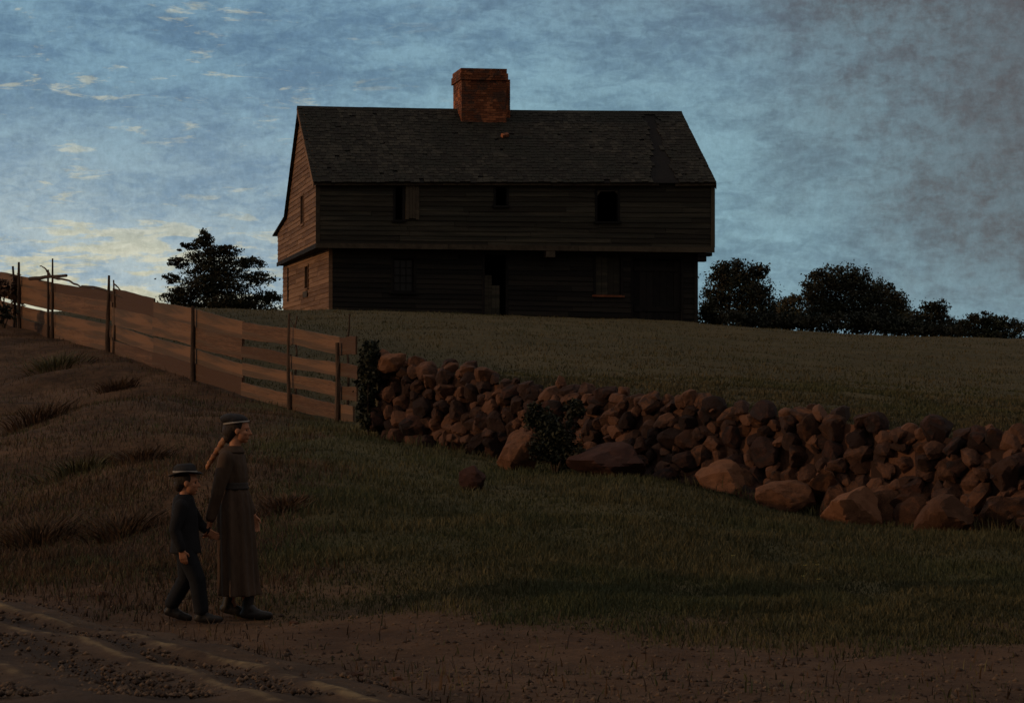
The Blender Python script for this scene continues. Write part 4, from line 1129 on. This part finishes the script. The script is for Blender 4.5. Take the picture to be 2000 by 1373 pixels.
loft(bm, [((-.012, 0, 1.335), .058, .062), ((-.018, 0, 1.31), .075, .10), ((-.022, 0, 1.28), .09, .145), ((-.018, 0, 1.2), .108, .158), ((-.01, 0, 1.1), .108, .145), ((-.008, 0, 1.035), .098, .13),
          ((-.005, 0, .97), .118, .15), ((.0, 0, .85), .132, .170), ((.010, 0, .65), .138, .188), ((.020, 0, .45), .142, .205), ((.028, 0, .28), .148, .222), ((.034, 0, .18), .153, .23)], 72, .10, 11)
for a, b, c_ in ((Rsh, Rel, Rwr), (Lsh, Lel, Lwr)):
    cap_mesh(bm, a, .068, b, .05, 14); cap_mesh(bm, b, .05, Vector(b).lerp(Vector(c_), .86), .042, 14)
fuse('dress', bm, M['dress'], girl, .009, 2)
bm = bmesh.new(); loft(bm, [((-.009, 0, 1.065), .110, .144), ((-.009, 0, 1.04), .112, .143), ((-.008, 0, 1.01), .120, .152)], 40); fuse('sash', bm, M['apron'], girl, .008, 1)
bm = bmesh.new()                                   # collar
loft(bm, [((-.012, 0, 1.352), .060, .060), ((-.02, 0, 1.335), .082, .088), ((-.026, 0, 1.305), .105, .135), ((-.03, 0, 1.29), .100, .130)], 40); fuse('collar', bm, M['dress'], girl, .008, 1)
bm = bmesh.new()                                   # hair and braid
ell(bm, (.005, 0, 1.507), (.094, .080, .088)); ell(bm, (-.035, 0, 1.47), (.066, .078, .085)); ell(bm, (-.05, 0, 1.42), (.045, .06, .05))
hr = fuse('hair', bm, M['hair'], girl, .006, 1)
bm = bmesh.new()
for k in range(9): ell(bm, (-.085-.0165*k, -.02+.009*(-1)**k, 1.395-.026*k), (.028-.0014*k, .026-.0014*k, .026))
fuse('braid', bm, M['hairlit'], hr, .006, 1)
bm = bmesh.new()                                   # soft cap
ell(bm, (.0, 0, 1.552), (.102, .092, .052)); ell(bm, (-.035, 0, 1.562), (.085, .092, .045)); fuse('cap', bm, M['felt'], girl, .007, 2)
bm = bmesh.new(); rt = Matrix.Translation((.012, 0, 1.533)) @ Matrix.Rotation(R(-6), 4, 'Y')
n = 40
ri = [[bm.verts.new(rt@Vector((.1035*math.cos(2*math.pi*k/n)*e, .0935*math.sin(2*math.pi*k/n)*e, z))) for k in range(n)] for z, e in ((-.007, 1.0), (.007, 1.0), (.006, .96), (-.006, .96))]
for i in range(4):
    for k in range(n): bm.faces.new((ri[i][k], ri[i][(k+1) % n], ri[(i+1) % 4][(k+1) % n], ri[(i+1) % 4][k]))
bmesh.ops.recalc_face_normals(bm, faces=bm.faces[:])
me = bpy.data.meshes.new('cap_band'); bm.to_mesh(me); bm.free(); link('cap_band', me, M['ribbon'], girl, True)
shoe(girl, (.085, -.07, .0), (.285, -.075, .0), (.125, -.07, .20), 1.05)
shoe(girl, (-.10, .075, .03), (.09, .08, .0), (-.05, .075, .22), 1.05)

# --- boy
BD = 17.6; bx = (362-CX)/F*BD; bz = hn(bx, BD)
boy = empty('person', (bx, BD, bz), R(0)); tag(boy, 'small walking boy in dark suit and wide brimmed hat holding the taller girl hand', 'person')
bm = bmesh.new(); hb = (.02, 0, 1.075)
head(bm, hb, .88, R(2))
cap_mesh(bm, (-.01, 0, .93), .043, (.0, 0, 1.02), .04, 14)
ell(bm, (-.005, 0, .82), (.078, .115, .14)); ell(bm, (0, 0, .65), (.08, .11, .12))
cap_mesh(bm, (-.015, -.10, .895), .032, (-.01, 0, .925), .036, 12); cap_mesh(bm, (-.015, .10, .895), .032, (-.01, 0, .925), .036, 12)
bRs, bRe, bRw = (-.015, -.125, .895), (-.06, -.165, .715), (-.005, -.165, .565)
bLs, bLe = (.0, .125, .895), (.085, .17, .745)
gh = girl.matrix_basis @ Vector((-.18, -.165, .68)); gh = boy.matrix_basis.inverted() @ gh
gh = Vector((gxp-.18-bx, GD-.165-BD, gz+.685-bz))
bLw = tuple(Vector(bLe).lerp(gh, .78))
for a, b, c_ in ((bRs, bRe, bRw), (bLs, bLe, bLw)):
    cap_mesh(bm, a, .036, b, .030, 12); cap_mesh(bm, b, .030, c_, .021, 12)
hand(bm, bRw, (.2, .05, -1), (0, 1, 0), .78, .5, 1)
hand(bm, bLw, tuple(gh-Vector(bLe)), (.1, .9, .2), .78, .8, -1)
for hp, k_, a in (((.0, -.06, .58), (.10, -.062, .33), (.135, -.06, .09)), ((0, .06, .58), (-.0, .062, .33), (-.115, .06, .13))):
    cap_mesh(bm, hp, .06, k_, .042, 14); cap_mesh(bm, k_, .042, a, .03, 14)
    cap_mesh(bm, a, .03, (a[0]+.02, a[1], a[2]-.04), .03, 10)
fuse('body', bm, M['skin'], boy, .005, 2)
eyes(boy, hb, .88, R(2))
bm = bmesh.new()
loft(bm, [((-.008, 0, .985), .054, .056), ((-.012, 0, .955), .078, .10), ((-.012, 0, .92), .086, .125), ((-.008, 0, .84), .10, .132), ((-.002, 0, .74), .10, .126), ((.0, 0, .66), .105, .132), ((.0, 0, .56), .118, .14), ((.0, 0, .53), .12, .142)], 44, .02, 7)
for a, b, c_ in ((bRs, bRe, bRw), (bLs, bLe, bLw)):
    cap_mesh(bm, a, .056, b, .044, 14); cap_mesh(bm, b, .044, Vector(b).lerp(Vector(c_), .9), .038, 14)
fuse('jacket', bm, M['suit'], boy, .008, 2)
bm = bmesh.new()
ell(bm, (0, 0, .57), (.098, .122, .09))
for hp, k_, a in (((.0, -.06, .57), (.10, -.062, .33), (.132, -.06, .10)), ((0, .06, .57), (0, .062, .33), (-.11, .06, .14))):
    cap_mesh(bm, hp, .080, k_, .066, 16); cap_mesh(bm, k_, .066, a, .058, 16)
fuse('trousers', bm, M['trouser'], boy, .008, 2)
bm = bmesh.new(); ell(bm, (-.005, 0, 1.10), (.088, .074, .075)); ell(bm, (-.045, 0, 1.06), (.045, .066, .06)); fuse('hair', bm, M['hair'], boy, .006, 1)
bm = bmesh.new(); rt = Matrix.Rotation(R(-3), 4, 'Y')
n = 48; prof_ = [(0, 1.225), (.05, 1.222), (.078, 1.205), (.088, 1.165), (.090, 1.150), (.11, 1.146), (.128, 1.150), (.130, 1.144), (.11, 1.138), (.085, 1.140), (.0, 1.145)]
rings = [[bm.verts.new((r*math.cos(2*math.pi*k/n)*1.04-.002, r*math.sin(2*math.pi*k/n)*.94, z+.012*math.cos(4*math.pi*k/n)*(r > .1)*-1)) for k in range(n)] for r, z in prof_[1:-1]]
for i in range(len(rings)-1):
    for k in range(n): bm.faces.new((rings[i][k], rings[i+1][k], rings[i+1][(k+1) % n], rings[i][(k+1) % n]))
bm.faces.new(rings[0]); bm.faces.new(rings[-1][::-1]); bmesh.ops.recalc_face_normals(bm, faces=bm.faces[:])
bmesh.ops.rotate(bm, verts=bm.verts[:], cent=(0, 0, 1.14), matrix=Matrix.Rotation(R(-5), 3, 'Y'))
me = bpy.data.meshes.new('hat'); bm.to_mesh(me); bm.free(); link('hat', me, M['felt'], boy, True)
bm = bmesh.new(); loft(bm, [((-.002, 0, 1.166), .0945, .086), ((-.002, 0, 1.158), .0955, .087), ((-.002, 0, 1.152), .0965, .088)], 40); me = bpy.data.meshes.new('hat_band'); bm.to_mesh(me); bm.free()
link('hat_band', me, M['ribbon'], boy, True)
shoe(boy, (.105, -.06, .0), (.275, -.065, .0), (.135, -.06, .15), .92)
shoe(boy, (-.145, .06, .04), (.02, .062, .0), (-.11, .06, .18), .92)
